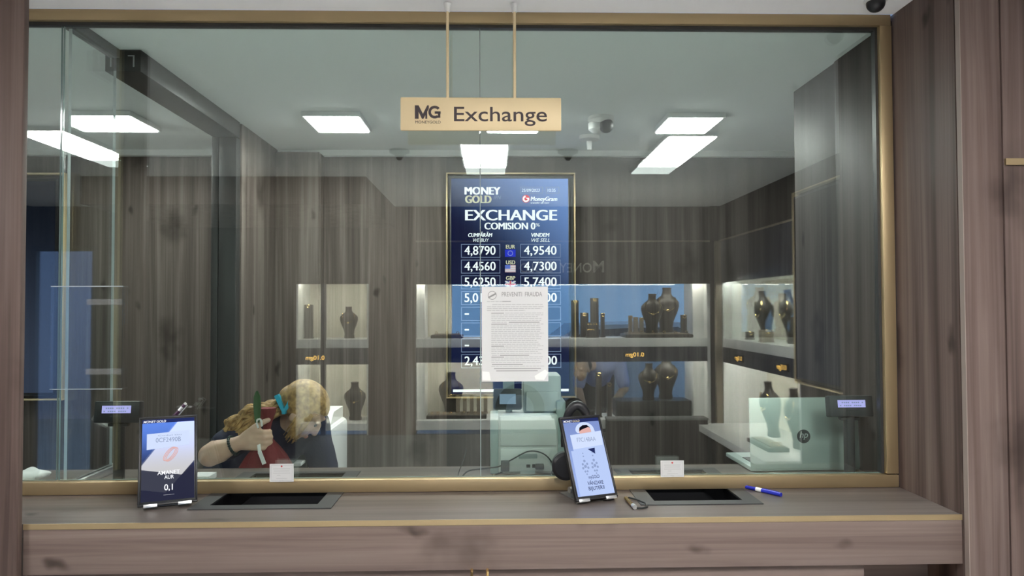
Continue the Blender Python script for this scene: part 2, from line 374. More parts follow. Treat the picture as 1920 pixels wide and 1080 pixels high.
# ------------------------------------------------------------ ceiling lamps
def lamp_panel(x0, x1, y0, y1, z, label, group, hall=False):
    t = thing('ceiling_light_panel', label, 'ceiling light', ((x0+x1)/2, (y0+y1)/2, z), group)
    part('housing', B().box(x0-.012, x1+.012, y0-.012, y1+.012, z-.024, z-.001, .002), M['lamp_rim'], t)
    if not hall: part('diffuser', B().box(x0, x1, y0, y1, z-.028, z-.0235), M['room_lamp'], t)
    else:
        ym = y0+(y1-y0)*.24
        part('diffuser', B().box(x0, x1, ym, y1, z-.03, z-.0235), M['hall_lamp'], t)
        part('end_diffuser', B().box(x0, x1, y0, ym, z-.03, z-.0235), M['hall_lamp_end'], t)
for x, lab in ((-1.81, 'square white light panel over the side corridor beyond the glass door'), (-.752, 'square white light panel on the office ceiling left of the gold sign'),
               (.102, 'square white light panel on the office ceiling half hidden by the gold sign'), (.965, 'square white light panel on the office ceiling right of the dome camera')):
    lamp_panel(x-.125, x+.125, 1.12, 1.42, RC, lab, 'square light panels on the office ceiling')
for x0, x1, y0, y1, lab in ((-.175, .085, -2.69, -1.70, 'long white hall lamp mirrored in the glass just under the gold sign'), (.945, 1.20, -2.67, -1.58, 'long white hall lamp mirrored in the right half of the glass'),
                            (-2.45, -2.20, -2.45, -1.50, 'long white hall lamp mirrored in the far left of the glass')):
    lamp_panel(x0, x1, y0, y1, HC, lab, 'long lamps on the hall ceiling', True)

# ------------------------------------------------------------ counter
counter = thing('service_counter', 'long brown wood service counter with a gold front edge under the glass partition', 'counter', (0, 0, 0))
TR = [(-.868, -.462), (.425, .782)]
b = B(); xs = [-1.92] + [v for p in TR for v in (p[0]+.045, p[1]-.045)] + [1.284]; y0, y1 = -.335, .342
for i in range(len(xs)-1):
    if i % 2 == 0: b.box(xs[i], xs[i+1], y0, y1, CT-.035, CT)
    else: b.box(xs[i], xs[i+1], y0, -.172, CT-.035, CT); b.box(xs[i], xs[i+1], .247, y1, CT-.035, CT)
part('worktop', b, M['wood_top'], counter)
part('front_edge', B().box(-1.247, 1.285, -.3385, -.335, CT-.014, CT+.0006), M['gold'], counter, 'gold edge strip')
part('apron_panel', B().box(-1.247, 1.285, -.337, -.315, .916, CT-.0145, .001), M['wood_h'], counter)
part('base_panel', B().box(-1.247, 1.0, -.318, -.300, 0, .915).box(1.0, 1.02, -.318, -.15, 0, .915).box(1.0, 1.285, -.17, -.15, 0, .99), M['wood_h'], counter)
part('under_light', B().box(.98, 1.28, -.20, -.19, .955, .962), M['under_led'], counter, 'orange glowing strip')
hk = thing('bag_hook', 'small gold bag hook under the middle of the counter apron', 'hook', (-.037, -.33, .9))
part('hook', B().tube([(-.058, -.31, .93), (-.058, -.345, .912), (-.058, -.352, .88), (-.016, -.352, .88), (-.016, -.345, .912), (-.016, -.31, .93)], .004), M['gold_bright'], hk)

def deal_tray(x0, x1, label):
    t = thing('deal_tray', label, 'deal tray', ((x0+x1)/2, 0, CT), 'deal trays under the glass')
    b = B(); z0, z1 = CT+.0004, CT+.0026; h0, h1 = x0+.048, x1-.048
    b.box(x0, x1, -.212, -.170, z0, z1).box(x0, h0, -.170, .248, z0, z1).box(h1, x1, -.170, .248, z0, z1).box(x0, x1, .248, .272, z0, z1)
    part('rim', b, M['tray_metal'], t)
    b = B(); b.box(h0, h1, -.170, .246, CT-.07, CT-.065).box(h0, h0+.004, -.170, .246, CT-.065, CT).box(h1-.004, h1, -.170, .246, CT-.065, CT)
    b.box(h0, h1, -.1715, -.168, CT-.065, CT).box(h0, h1, .243, .2465, CT-.065, CT)
    part('well', b, M['tray_black'], t)
    part('sliding_bar', B().box(h0+.002, h1-.002, -.128, -.118, CT-.022, CT-.012, .001), M['tray_metal'], t)
deal_tray(*TR[0], 'black metal deal tray in the counter below the red bag')
deal_tray(*TR[1], 'black metal deal tray in the counter beside the blue pen')

# ------------------------------------------------------------ hanging sign
def P(px, a, b0, s): return a+(px-b0)*s
sg = thing('hanging_sign', 'gold rectangular exchange sign hanging from the hall ceiling on two rods', 'sign', (-.034, -.10, 2.16))
part('board', B().box(-.279, .211, -.106, -.094, 2.161, 2.2625, .003), M['gold_light'], sg)
sx = lambda p: -.279+(p-751)*.001628
sz = lambda p: 2.2625-(p-183.5)*.00164
b = B().text('Exchange', sx(851), sz(228), .0430, sx(1025)-sx(851), -.1068, bold=.006, ref='E')
part('lettering', b, M['sign_ink'], sg)
b = B()
y = -.1068
def poly(b, pts, y, fx, fz): b.prism([(fx(p[0]), y, fz(p[1])) for p in pts], (0, .0004, 0))
poly(b, [(778, 199), (785, 199), (785, 224), (778, 224)], y, sx, sz); poly(b, [(785, 199), (793, 215), (801, 199), (804, 199), (804, 205), (794, 224), (791, 224), (785, 211)], y, sx, sz)
poly(b, [(797.5, 214), (801, 207), (801, 224), (797.5, 224)], y, sx, sz)
def arc(cx, cz, r0, r1, a0, a1, n=16):
    A = [a0+(a1-a0)*i/n for i in range(n+1)]
    return [(cx+r1*math.cos(a), cz-r1*math.sin(a)) for a in A]+[(cx+r0*math.cos(a), cz-r0*math.sin(a)) for a in reversed(A)]
poly(b, arc(815, 211.5, 7, 12, .7, 2*PI-.9), y, sx, sz); poly(b, [(815, 210), (826, 210), (826, 214.5), (815, 214.5)], y, sx, sz); poly(b, [(821, 213), (825.5, 213), (825.5, 222), (821, 222)], y, sx, sz)
b.text('MONEYGOLD', sx(779), sz(232.8), .0085, sx(826)-sx(779), y)
part('emblem', b, M['sign_ink'], sg)
for x in (-.136, .069):
    r = part('rod', B().cyl((x, -.10, 2.262), (x, -.10, HC-.02), .0045), M['gold_light'], sg)
    part('ceiling_mount', B().cyl((x, -.10, HC-.03), (x, -.10, HC-.004), .007, .012), M['white'], r, 'white ceiling mount')

# ------------------------------------------------------------ notice sheet and little cards on the glass
nt = thing('notice_sheet', 'white A4 paper notice taped to the middle of the glass', 'notice', (.07, -.008, 1.388))
part('sheet', B().box(-.035, .175, -.0075, -.0065, 1.3885, 1.688), M['paper'], nt)
nx = lambda p: -.035+(p-903)*.00168
nz_ = lambda p: 1.688-(p-537.5)*.001675
b = B().text('PREVENITI  FRAUDA', nx(941), nz_(556), .0135, nx(1017)-nx(941), -.0078, bold=.008)
part('heading', b, M['ink'], nt)
b = B(); yy = -.0078
poly(b, arc(923, 554, 7.2, 8.2, 0, 2*PI, 28), yy, nx, nz_); poly(b, [(915, 557), (930, 549), (931, 552), (916, 560)], yy, nx, nz_)
part('round_emblem', b, M['ink'], nt)
rnd = random.Random(3)
bl, bb, bolds = B(), B(), []
def bb_new():
    global bb
    bb = B()
def line(b, x0, x1, y, h=1.2): 
    x = x0
    while x < x1-1:
        w_ = min(rnd.uniform(4, 11), x1-x); b.box(nx(x), nx(x+w_), yy, yy+.0003, nz_(y+h), nz_(y)); x += w_+(1.1 if b is bl else 0)
    if b is bb: bolds.append(bb); bb_new()
line(bl, 913, 942, 565); line(bb, 942, 958, 565)
for k, yv in enumerate((571, 575, 578.5, 582)): line(bl, 923 if k == 0 else 913, (1018, 1020, 1016, 985)[k], yv)
yv = 587; k = 0
while yv < 690:
    head = k in (0, 6, 18, 24)
    if head: line(bb, 921, 945 if k != 6 else 951, yv, 1.4); line(bl, 947 if k != 6 else 953, 1019, yv)
    elif k == 5: line(bl, 922, 950, yv); line(bb, 954, 1012, yv, 1.4)
    elif k == 23: line(bl, 922, 935, yv); line(bb, 937, 992, yv, 1.4)
    elif k == 28: line(bb, 922, 980, yv, 1.4)
    else: line(bl, 921, rnd.uniform(1008, 1021), yv)
    yv += 3.45; k += 1
line(bb, 926, 1014, 691.5, 1.3); line(bb, 930, 1008, 695.6, 1.3)
part('body_text', bl, M['ink_line'], nt); [part('bold_line', q, M['ink'], nt) for q in bolds]
part('tape', B().prism([(nx(904), -.0085, nz_(697)), (nx(917), -.0085, nz_(698)), (nx(920), -.0085, nz_(714)), (nx(904), -.0085, nz_(713))], (0, .0004, 0)), M['tape'], nt, 'shiny clear tape')
part('tape', B().prism([(nx(1002), -.0085, nz_(706)), (nx(1022), -.0085, nz_(694)), (nx(1028), -.0085, nz_(700)), (nx(1020), -.0085, nz_(714)), (nx(1004), -.0085, nz_(713))], (0, .0004, 0)), M['tape'], nt, 'shiny clear tape')
def card(x0, x1, z0, z1, label):
    t = thing('information_card', label, 'card', ((x0+x1)/2, -.036, z0), 'small cards on the gold sill'); y = -.0355; w_ = x1-x0; h = z1-z0
    part('card', B().box(x0, x1, y, y+.0018, z0, z1), M['paper'], t)
    b = B().frame(x0+.004, x1-.004, z0+.004, z1-.004, .0008, y-.0004, y-.0001)
    for k, (f0, f1) in enumerate(((.14, .86), (.17, .83), (.14, .86), (.30, .45), (.27, .73), (.42, .58))):
        zz = z1-h*(.26+.12*k+(.06 if k > 3 else 0)); b.box(x0+w_*f0, x0+w_*f1, y-.0004, y-.0001, zz-.0012, zz)
    part('print', b, M['ink_line'], t)
    part('round_emblem', B().cyl((x0+w_*.5, y-.0005, z1-h*.13), (x0+w_*.5, y, z1-h*.13), .0028), M['red_dot'], t, 'red round emblem')
card(-.688, -.615, 1.087, 1.142, 'small white card with fine print on the sill below the red bag')
card(.523, .596, 1.091, 1.142, 'small white card with fine print on the sill right of the second tablet')

# empty acrylic document pocket on the left glass
dp = thing('document_pocket', 'clear acrylic document pocket stuck to the glass at far left', 'document holder', (-1.26, -.012, 1.372))
part('sheet', B().box(-1.372, -1.152, -.0125, -.0095, 1.373, 1.692), M['acrylic'], dp, smooth=0)
part('edge', B().box(-1.372, -1.152, -.0135, -.0088, 1.6905, 1.693), M['acrylic_edge'], dp); part('edge', B().box(-1.372, -1.152, -.0135, -.009, 1.372, 1.3732), M['acrylic_edge'], dp)
for z in (1.634, 1.418): part('frosted_strip', B().box(-1.262, -1.154, -.0138, -.0128, z, z+.018), M['acrylic_strip'], dp, 'frosted adhesive strip')

# ------------------------------------------------------------ tablets on stands
M['t_left'] = screenmat('tablet_picture_blue', (.02, .022, .05), (.12, .26, .85), (0, 0, .09), (0, 0, .25), 1.0, .0085)
M['t_right'] = screenmat('tablet_picture_pale', (.36, .48, .86), (.22, .30, .62), (0, 0, .0), (0, 0, .24), 1.0, .015)
M['s_white'] = glow('screen_white', (.95, .96, 1), 1.15)
M['s_card'] = glow('screen_card', (.66, .76, 1), 1.0)
M['s_pale'] = glow('screen_pale', (.50, .62, .95), 1.0)
M['s_grey'] = glow('screen_grey_text', (.28, .34, .52), 1)
M['s_navy'] = glow('screen_navy', (.02, .03, .12), 1)
M['s_pink'] = glow('screen_rose', (.78, .45, .42), 1)
M['s_black'] = glow('screen_black', (.006, .006, .012), 1)
M['s_silver'] = glow('screen_silver', (.30, .38, .62), 1)
M['s_gold'] = glow('screen_gold', (.72, .64, .42), 1)
def tablet(kind, TW, TH, bx, by, yaw, lean, lift, label, slabel):
    """Slab of TW x TH standing on the lips of a stand; local x right, z up, -y to the viewer."""
    F = Matrix.Translation((bx, by, CT+lift)) @ Matrix.Rotation(yaw, 4, 'Z')
    T = F @ Matrix.Rotation(-lean, 4, 'X')
    st = thing('tablet_stand', slabel, 'stand', (bx, by, CT), 'folding tablet stands')
    z = -lift
    part('base_plate', B().box(-.052, .052, .02, .135, z+.0005, z+.005, .002, F), M['steel'], st)
    part('arm', B().box(-.018, .018, .014, .020, .02, .14, .002, T).tube([F @ Vector((0, .118, z+.012)), F @ Vector((0, .10, .03)), T @ Vector((0, .018, .10))], .007), M['silver'], st)
    part('hinge', B().cyl((-.03, .115, z+.013), (.03, .115, z+.013), .010, mtx=F), M['silver'], st)
    part('back_plate', B().box(-.05, .05, .0125, .0155, .002, .15, .001, T), M['silver'], st)
    for x in (-.045, .045):
        part('lip', B().box(x-.018, x+.018, -.011, .013, -.0045, -.001, .001, T).box(x-.018, x+.018, -.0115, -.009, -.0045, .005, .0008, T), M['silver'], st)
    t = thing('tablet', label, 'tablet', (bx, by, CT+lift), 'tablets on the counter')
    part('case', B().box(-TW/2, TW/2, -.0055, .0075, 0, TH, .004, T).frame(-TW/2, TW/2, 0, TH, .006, -.0075, .003, .002, T), M['black'], t)
    x0, x1, z0, z1 = -TW/2+.0085, TW/2-.0085, .012, TH-.009
    U = lambda u: x0+(x1-x0)*u/100
    V = lambda v: z1-(z1-z0)*v/200
    y = -.0061
    b = B().quad(x0, x1, z0, z1, y)
    scr = link('screen', b, M['t_left' if kind == 'L' else 't_right'], None, 0); scr.matrix_world = T
    scr.parent = t; scr.matrix_parent_inverse = Matrix.Translation((bx, by, CT+lift)).inverted()
    def sub(name, b, m, lab=None): return part(name, b, M[m], scr2, lab, 0)
    scr2 = t
    def put(name, b, m):
        bmesh.ops.transform(b.bm, matrix=T, verts=b.bm.verts); o = link(name, b, M[m], None, 0)
        o.parent = scr; o.matrix_parent_inverse = (scr.matrix_parent_inverse.inverted() if False else (T).inverted()); return o
    y2, y3, y4 = y-.0003, y-.0006, y-.0009
    def tx(s, u, v, h, w=None, yv=y3, **k): return B().text(s, U(u), V(v), (z1-z0)*h/200, None if w is None else (x1-x0)*w/100, yv, **k)
    def pg(pts, yv): return B().prism([(U(a), yv, V(c)) for a, c in pts], (0, .0002, 0))
    if kind == 'L':
        put('status_bar', pg([(0, 0), (100, 0), (100, 9), (0, 9)], y2), 's_navy')
        b = tx('MONEY', 2, 8, 5.5, 24, shear=.2, bold=.008); b.text('GOLD', U(27), V(8), (z1-z0)*5.5/200, (x1-x0)*.18, y3, shear=.2, bold=.008); put('banner', b, 's_white')
        put('code_card', pg([(9, 36), (90, 32), (90, 68), (9, 75)], y2), 's_card')
        b = tx('Codul tau', 30, 43, 3, 45); b.text('0CF2490B', U(26), V(58), (z1-z0)*11/200, (x1-x0)*.48, y3); put('code', b, 's_grey')
        b = B()
        for k in range(3):
            c = [(52+k*2.5+9*math.cos(a)+7*math.sin(a)*(1.0), 88-16*math.sin(a)-2*math.cos(a)+k) for a in [2*PI*i/24 for i in range(24)]]
            b.tube([(U(p[0]), y3, V(p[1])) for p in c], .0011, 6, True)
        put('ring_picture', b, 's_pink')
        b = tx('AMANET', 30, 138, 9, 42, y4, bold=.008); b.text('AUR', U(43), V(149), (z1-z0)*9/200, (x1-x0)*.18, y4, bold=.008)
        b.text('0,1', U(43), V(176), (z1-z0)*14/200, (x1-x0)*.16, y3, bold=.01); b.text('--------', U(42), V(188), (z1-z0)*3/200, (x1-x0)*.2, y3)
        put('caption', b, 's_white')
    else:
        put('status_bar', pg([(0, 0), (100, 0), (100, 9), (0, 9)], y2), 's_navy')
        b = tx('MONEY', 2, 8, 5.5, 24, shear=.2, bold=.008); put('banner', b, 's_white')
        b = tx('GOLD', 27, 8, 5.5, 20, shear=.2, bold=.008); put('banner', b, 's_gold')
        b = pg([(34, 38)]+[(56+26*math.cos(a), 32-22*math.sin(a)) for a in [PI*i/14 for i in range(15)]][::-1]+[(84, 40)], y2); put('cap_picture', b, 's_card')
        b = pg([(56+17*math.cos(a), 34-15*math.sin(a)) for a in [2*PI*i/24 for i in range(24)]], y3); put('face_picture', b, 's_pink')
        b = pg([(40, 34), (42, 24), (52, 18), (64, 18), (72, 26), (66, 24), (56, 27), (46, 30)], y4); put('hair_picture', b, 's_black')
        put('code_card', pg([(13, 42), (100, 36), (100, 200), (6, 200), (6, 84), (13, 84)], y-.0011), 's_pale')
        put('code_card', pg([(12, 42), (99, 37), (97, 74), (13, 80)], y-.0013), 's_card')
        b = tx('F7C14BAA', 28, 62, 11, 52, y-.0016); put('code', b, 's_grey')
        b = B()
        for cx, s in ((36, -1), (62, 1)):
            for (du, dv, r) in ((0, 92, 1.6), (0, 100, 2.0), (0, 112, 3.4), (-6, 120, 3), (6, 120, 3), (-7, 130, 3), (7, 130, 3), (0, 126, 4), (-3, 139, 2.6), (3, 139, 2.6), (0, 146, 2)):
                b.ball((U(cx+du), y-.0014, V(dv)), r*(x1-x0)/100, (1, .08, 1), n=10)
        put('earring_picture', b, 's_silver')
        put('ribbon_picture', pg([(52, 82), (72, 80), (70, 96)], y-.0014), 's_navy')
        b = tx('myGOLD', 38, 158, 8, 30, y-.0014, bold=.01); b.text('VÂNZARE', U(32), V(174), (z1-z0)*9/200, (x1-x0)*.43, y-.0014, bold=.008)
        b.text('BIJUTERII', U(32), V(187), (z1-z0)*9/200, (x1-x0)*.43, y-.0014, bold=.008); put('caption', b, 's_navy')
    return t
tablet('L', .157, .257, -.934, -.184, math.radians(22.8), math.radians(20.2), .009, 'black tablet with a blue screen at the left end of the counter', 'silver folding stand under the left tablet')
tablet('R', .140, .252, .303, -.170, math.radians(22), math.radians(25), .008, 'black tablet with a pale screen tilted beside the right deal tray', 'silver folding stand under the right tablet')

# ------------------------------------------------------------ pens
pn = thing('ballpoint_pen', 'blue pen lying on the counter right of the deal tray', 'pen', (.82, -.07, CT))
p0, p1 = Vector((.782, -.010, CT+.0062)), Vector((.866, -.128, CT+.0062)); dv = p1-p0
part('barrel', B().cyl(p0+dv*.05, p0+dv*.95, .0055), M['blue_pen'], pn)
part('cap', B().cyl(p0+dv*.50, p1, .0062).box(-.001, .001, -.03, .03, .005, .0075, mtx=Matrix.Translation(p0+dv*.75) @ Matrix.Rotation(math.atan2(dv.y, dv.x)-PI/2, 4, 'Z')), M['blue_pen'], pn)
part('label_band', B().cyl(p0+dv*.40, p0+dv*.54, .0064), M['white'], pn, 'white band')
part('tip', B().cyl(p0+dv*.05, p0-dv*.02, .0055, .001), M['silver'], pn)
pn = thing('counter_pen', 'short gold and black pen on a cord beside the right tablet', 'pen', (.40, -.2, CT))
part('barrel', B().cyl((.393, -.150, CT+.006), (.398, -.235, CT+.006), .0055), M['gold_bright'], pn)
part('end_cap', B().cyl((.398, -.235, CT+.007), (.400, -.255, CT+.007), .0065), M['silver'], pn)
part('cord', B().tube([(.393, -.150, CT+.006), (.405, -.14, CT+.005), (.425, -.16, CT+.004), (.441, -.20, CT+.0035), (.438, -.238, CT+.0035), (.42, -.252, CT+.0035), (.405, -.255, CT+.005)], .0028), M['cable'], pn)
pn = thing('ballpoint_pen', 'dark purple pen with a silver end sticking up behind the left tablet', 'pen', (-.98, -.125, 1.24))
q0, q1 = Vector((-1.012, -.085, 1.240)), Vector((-.938, -.062, 1.330)); dv = q1-q0
part('barrel', B().cyl(q0, q1, .0055, .005), M['purple'], pn)
part('clip', B().cyl(q1-dv*.20, q1+dv*.05, .006, .004).tube([q1-dv*.02+Vector((.004, -.004, .006)), q1-dv*.02+Vector((.012, -.006, .0)), q1-dv*.3+Vector((.010, -.006, -.004))], .0018), M['silver'], pn, 'silver clip and button')

# ------------------------------------------------------------ customer displays
M['vfd'] = glow('display_lilac', (.50, .47, .95), 1.2)
def pole_display(x, y, zc, m, label):
    t = thing('pole_display', label, 'customer display', (x, y, CT), 'pole customer displays')
    part('base', B().box(x-.055, x+.055, y-.035, y+.045, CT+.0005, CT+.010, .003), m, t)
    part('pole', B().cyl((x, y, CT+.01), (x, y, zc-.03), .0175), m, t)
    part('bracket', B().box(x-.032, x+.032, y-.012, y+.012, zc-.046, zc-.036, .002), m, t)
    R = Matrix.Translation((x, y-.005, zc)) @ Matrix.Rotation(math.radians(-8), 4, 'X')
    hd = part('head', B().box(-.0725, .0725, -.016, .022, -.035, .035, .005, R), m, t)
    s = link('screen', B().box(-.046, .046, -.0175, -.0155, -.004, .020, 0, R), M['vfd'], hd, 0)
    b = B()
    for k in range(2):
        for j in range(12):
            if (j*7+k*3) % 5: b.box(-.040+j*.0067, -.0355+j*.0067, -.0182, -.0176, .010-k*.010, .014-k*.010, 0, R)
    link('characters', b, M['s_grey'], s, 0)
    link('name_strip', B().box(-.02, .022, -.0167, -.0155, -.016, -.011, 0, R), M['tray_metal'], hd, 0)
pole_display(-1.213, .10, 1.287, M['black'], 'black pole display behind the glass left of the left tablet')
pole_display(1.185, .10, 1.290, M['dark'], 'dark grey pole display in front of the silver laptop')

# ------------------------------------------------------------ laptop
lp = thing('laptop', 'open silver laptop seen from behind at the right end of the counter', 'laptop', (1.08, .3, CT))
L = Matrix.Translation((1.085, .215, CT+.002)) @ Matrix.Rotation(math.radians(1), 4, 'Z')
lid = L @ Matrix.Rotation(math.radians(-3), 4, 'X')
part('lid', B().box(-.193, .193, -.004, .003, .006, .252, .0028, lid), M['laptop'], lp)
part('base', B().box(-.193, .193, .0, .262, 0, .015, .003, L), M['laptop'], lp)
part('keyboard', B().box(-.165, .165, .04, .16, .0152, .0168, 0, L), M['dark'], lp)
b = B(); cx, cz = -.004, .118
b.bm.free(); b.bm = bmesh.new()
b.cyl((cx, -.0046, cz), (cx, -.0040, cz), .0235, n=40, mtx=lid)
part('emblem', b, M['dark'], lp)
b = B().text('hp', cx-.0145, cz-.0045, .0215, .030, -.0050, shear=.25, bold=.004, mtx=lid)
part('emblem_letters', b, M['laptop'], lp)

# ------------------------------------------------------------ banknote machine with its small screen
mc = thing('banknote_counter', 'pale green grey banknote machine behind the glass, seen from its back', 'machine', (.12, .3, CT))
part('body', B().box(.018, .222, .19, .42, CT+.004, 1.255, .008).box(.024, .218, .183, .20, 1.15, 1.25, .004).box(.024, .218, .183, .20, CT+.012, 1.143, .004), M['machine'], mc)
part('side_panel', B().box(-.010, .022, .20, .42, CT+.002, 1.24, .006), M['machine_dark'], mc)
part('side_panel', B().box(.218, .250, .20, .42, CT+.002, 1.30, .006), M['machine_dark'], mc)
part('hopper', B().box(.105, .238, .24, .38, 1.255, 1.385, .008).box(.115, .228, .225, .245, 1.262, 1.33, .004), M['machine'], mc)
part('handle_slot', B().box(.086, .150, .1815, .184, 1.108, 1.125, .003), M['machine_dark'], mc)
for a in ((.03, .052, 1.085, 1.100), (.113, .126, 1.078, 1.088), (.133, .147, 1.077, 1.089)): part('port', B().box(a[0], a[1], .1805, .184, a[2], a[3]), M['black'], mc)
part('vent', B().box(.092, .142, .181, .184, 1.055, 1.068), M['machine_dark'], mc)
ms = thing('small_screen', 'small dark grey monitor with a blue display on top of the banknote machine', 'display', (.05, .26, 1.255))
part('stem', B().cyl((.056, .27, 1.2555), (.056, .27, 1.28), .012).box(.035, .075, .262, .28, 1.27, 1.42, .004), M['machine_dark'], ms)
SR = Matrix.Translation((.051, .235, 1.303)) @ Matrix.Rotation(math.radians(-12), 4, 'X')
hd = part('housing', B().box(-.049, .049, -.014, .016, -.036, .036, .006, SR), M['graphite'], ms)
link('display', B().box(-.028, .028, -.0155, -.0135, -.018, .017, 0, SR), glow('small_screen_blue', (.30, .42, .55), .8), hd, 0)
cb = thing('power_cable', 'black cables looping on the counter at the banknote machine', 'cable', (-.03, .12, CT))
Z = CT+.004
def spline(ps, n=8):
    ps = [Vector(p) for p in ps]; out = []
    for i in range(len(ps)-1):
        a, b_, c, d = ps[max(i-1, 0)], ps[i], ps[i+1], ps[min(i+2, len(ps)-1)]
        for k in range(n):
            t = k/n; out.append(.5*((2*b_)+(c-a)*t+(2*a-5*b_+4*c-d)*t*t+(3*b_-a-3*c+d)*t**3))
    return out+[ps[-1]]
part('cord', B().tube(spline([(-.115, .06, Z), (-.085, .10, Z+.03), (-.03, .12, Z+.035), (.02, .15, Z+.035), (.06, .155, Z+.055), (.12, .15, Z+.085), (.17, .155, Z+.075), (.20, .16, Z+.04), (.195, .15, Z+.008), (.17, .12, Z)]), .0024), M['cable'], cb)
part('cord', B().tube(spline([(-.118, .04, Z+.0), (-.112, .10, Z+.03), (-.098, .14, Z+.06), (-.09, .18, Z+.09)]), .0016), M['cable'], cb)
part('cord', B().tube(spline([(-.07, .05, Z), (-.02, .09, Z+.012), (.03, .14, Z+.018)]), .0024), M['cable'], cb)
part('plug', B().box(.026, .055, .145, .172, CT+.022, CT+.056, .004), M['dark'], cb)
part('plug', B().box(.142, .172, .155, .181, CT+.026, CT+.042, .003), M['dark'], cb)

# headset behind the right tablet
hs = thing('headset', 'black headset hung on the stand behind the right tablet', 'headset', (.26, -.052, 1.09))
part('headband', B().tube([(.261+.045*math.cos(a), -.050, 1.190+.128*math.sin(a)) for a in [PI*i/20 for i in range(21)]], [.006+.009*math.sin(PI*i/20) for i in range(21)], 12), M['black'], hs)
for sx_ in (-1, 1):
    x = .261+sx_*.038
    part('ear_cup', B().cyl((x, -.070, 1.134), (x, -.034, 1.134), .043, .041, 32).cyl((x, -.076, 1.134), (x, -.070, 1.134), .034, .042, 32), M['black'], hs)
# small things on the office side of the counter
pk = thing('plastic_packet', 'crumpled white plastic packet behind the glass at the far left', 'packet', (-1.5, .2, CT))
b = B().ball((-1.53, .16, CT+.022), .05, (1.15, .8, .42), n=28)
for v in b.bm.verts: v.co += Vector((noise.noise(v.co*28), noise.noise(v.co*31+Vector((3, 1, 2))), noise.noise(v.co*26)*.6))*.012; v.co.z = max(v.co.z, CT+.001)
part('packet', b, M['white'], pk, smooth=20)
cbx = thing('note_block', 'white note block behind the left tablet', 'note block', (-.95, .2, CT))
part('paper', B().box(-1.03, -.935, .13, .20, CT+.0005, CT+.018, .002), M['paper'], cbx)
part('top_sheet', B().box(-1.03, -.935, .13, .20, CT+.0181, CT+.0186), M['paper'], cbx)
cb = thing('display_cable', 'grey cable coiled at the foot of the black pole display', 'cable', (-1.2, .1, CT))
part('cord', B().tube(spline([(-1.31, .06, Z), (-1.27, .035, Z), (-1.2, .028, Z), (-1.12, .04, Z+.006), (-1.08, .09, Z), (-1.1, .14, Z)]), .0022), M['machine_dark'], cb)

# ------------------------------------------------------------ wall screens
TX = lambda p: -.242+(p-845)*.003077
TZ = lambda p: 2.371-(p-335)*.0030975
SY = BY-.03
tv = thing('exchange_rate_screen', 'large portrait exchange rate screen in a gold frame on the office back wall', 'screen', (.1, BY, 1.1))
part('bezel', B().box(TX(843), TX(1069), SY, BY+.03, TZ(739), TZ(333), .004), M['black'], tv)
part('gold_frame', B().frame(-.268, .482, 1.100, 2.405, .0075, SY-.01, BY+.03, .002), M['gold'], tv, 'thin gold surround')
part('backing_panel', B().box(-.258, .472, BY+.0, BY+.029, 1.11, 2.395), M['dark'], tv)
M['tv'] = screenmat('rates_picture_with_reflection', (.006, .010, .050), (.26, .42, .90), (TX(930), 0, TZ(500)), (TX(1085), 0, TZ(335)), 1.0)  # screen's own gradient plus a window reflection painted in as paler blue top right
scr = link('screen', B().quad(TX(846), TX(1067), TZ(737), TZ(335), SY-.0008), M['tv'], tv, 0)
y1_, y2_, y3_ = SY-.0016, SY-.0024, SY-.0032
def tt(b, s, x0, x1, ytop, ybot, y=y2_, **k): return b.text(s, TX(x0), TZ(ybot), TZ(ytop)-TZ(ybot), TX(x1)-TX(x0), y, **k)
M['tv_text'] = glow('screen_text', (.93, .96, 1), 1.45); M['tv_gold'] = glow('screen_cream_text', (.85, .80, .58), 1.0); M['tv_line'] = glow('screen_lines', (.33, .40, .62), .9); M['tv_grey'] = glow('screen_grey', (.35, .42, .62), 1)
def words(name, st, x0, x1, yt, yb, m='tv_text', heavy=0, **k):
    b = B(); d = (x1-x0)*0
    for q in (range(-heavy, heavy+1) if heavy else (0,)): tt(b, st, x0+q*.35, x1+q*.35, yt, yb, **k)
    link(name, b, M[m], scr, 0)
words('logo_words', 'MONEY', 872, 938, 351, 365, heavy=3); words('logo_words', 'GOLD', 873, 921, 367, 381, 'tv_gold', heavy=3); words('logo_suffix', 'IFN', 926, 940, 367, 374, 'tv_grey', shear=.3)
words('date', '25/09/2023', 979, 1013, 354, 360, shear=.1); words('clock', '10:35', 1028, 1043, 354, 360)
words('partner_words', 'MoneyGram', 996, 1046, 369, 377, shear=.2, heavy=1, ref='M'); words('partner_line', 'transfer de bani', 996, 1031, 378.5, 382, shear=.2, ref='d')
words('heading', 'EXCHANGE', 873, 1045, 394, 413.5, heavy=3); words('subheading', 'COMISION 0', 909, 1004, 418, 430.5, heavy=2); words('subheading', '%', 1005, 1013, 419, 425)
words('column_heading', 'CUMPĂRĂM', 878, 923, 437.5, 444.5, heavy=1, shear=.15, ref='C'); words('column_heading', 'WE BUY', 887, 917, 447.5, 454, shear=.25)
words('column_heading', 'VINDEM', 997, 1031, 437.5, 444.5, heavy=1, shear=.15); words('column_heading', 'WE SELL', 997, 1032, 447.5, 454, shear=.25)
rows = [('4,8790', '4,9540'), ('4,4560', '4,7300'), ('5,6250', '5,7400'), ('5,0100', '5,1300'), ('-', ''), ('-', ''), ('-', ''), ('2,4300', '2,5000')]
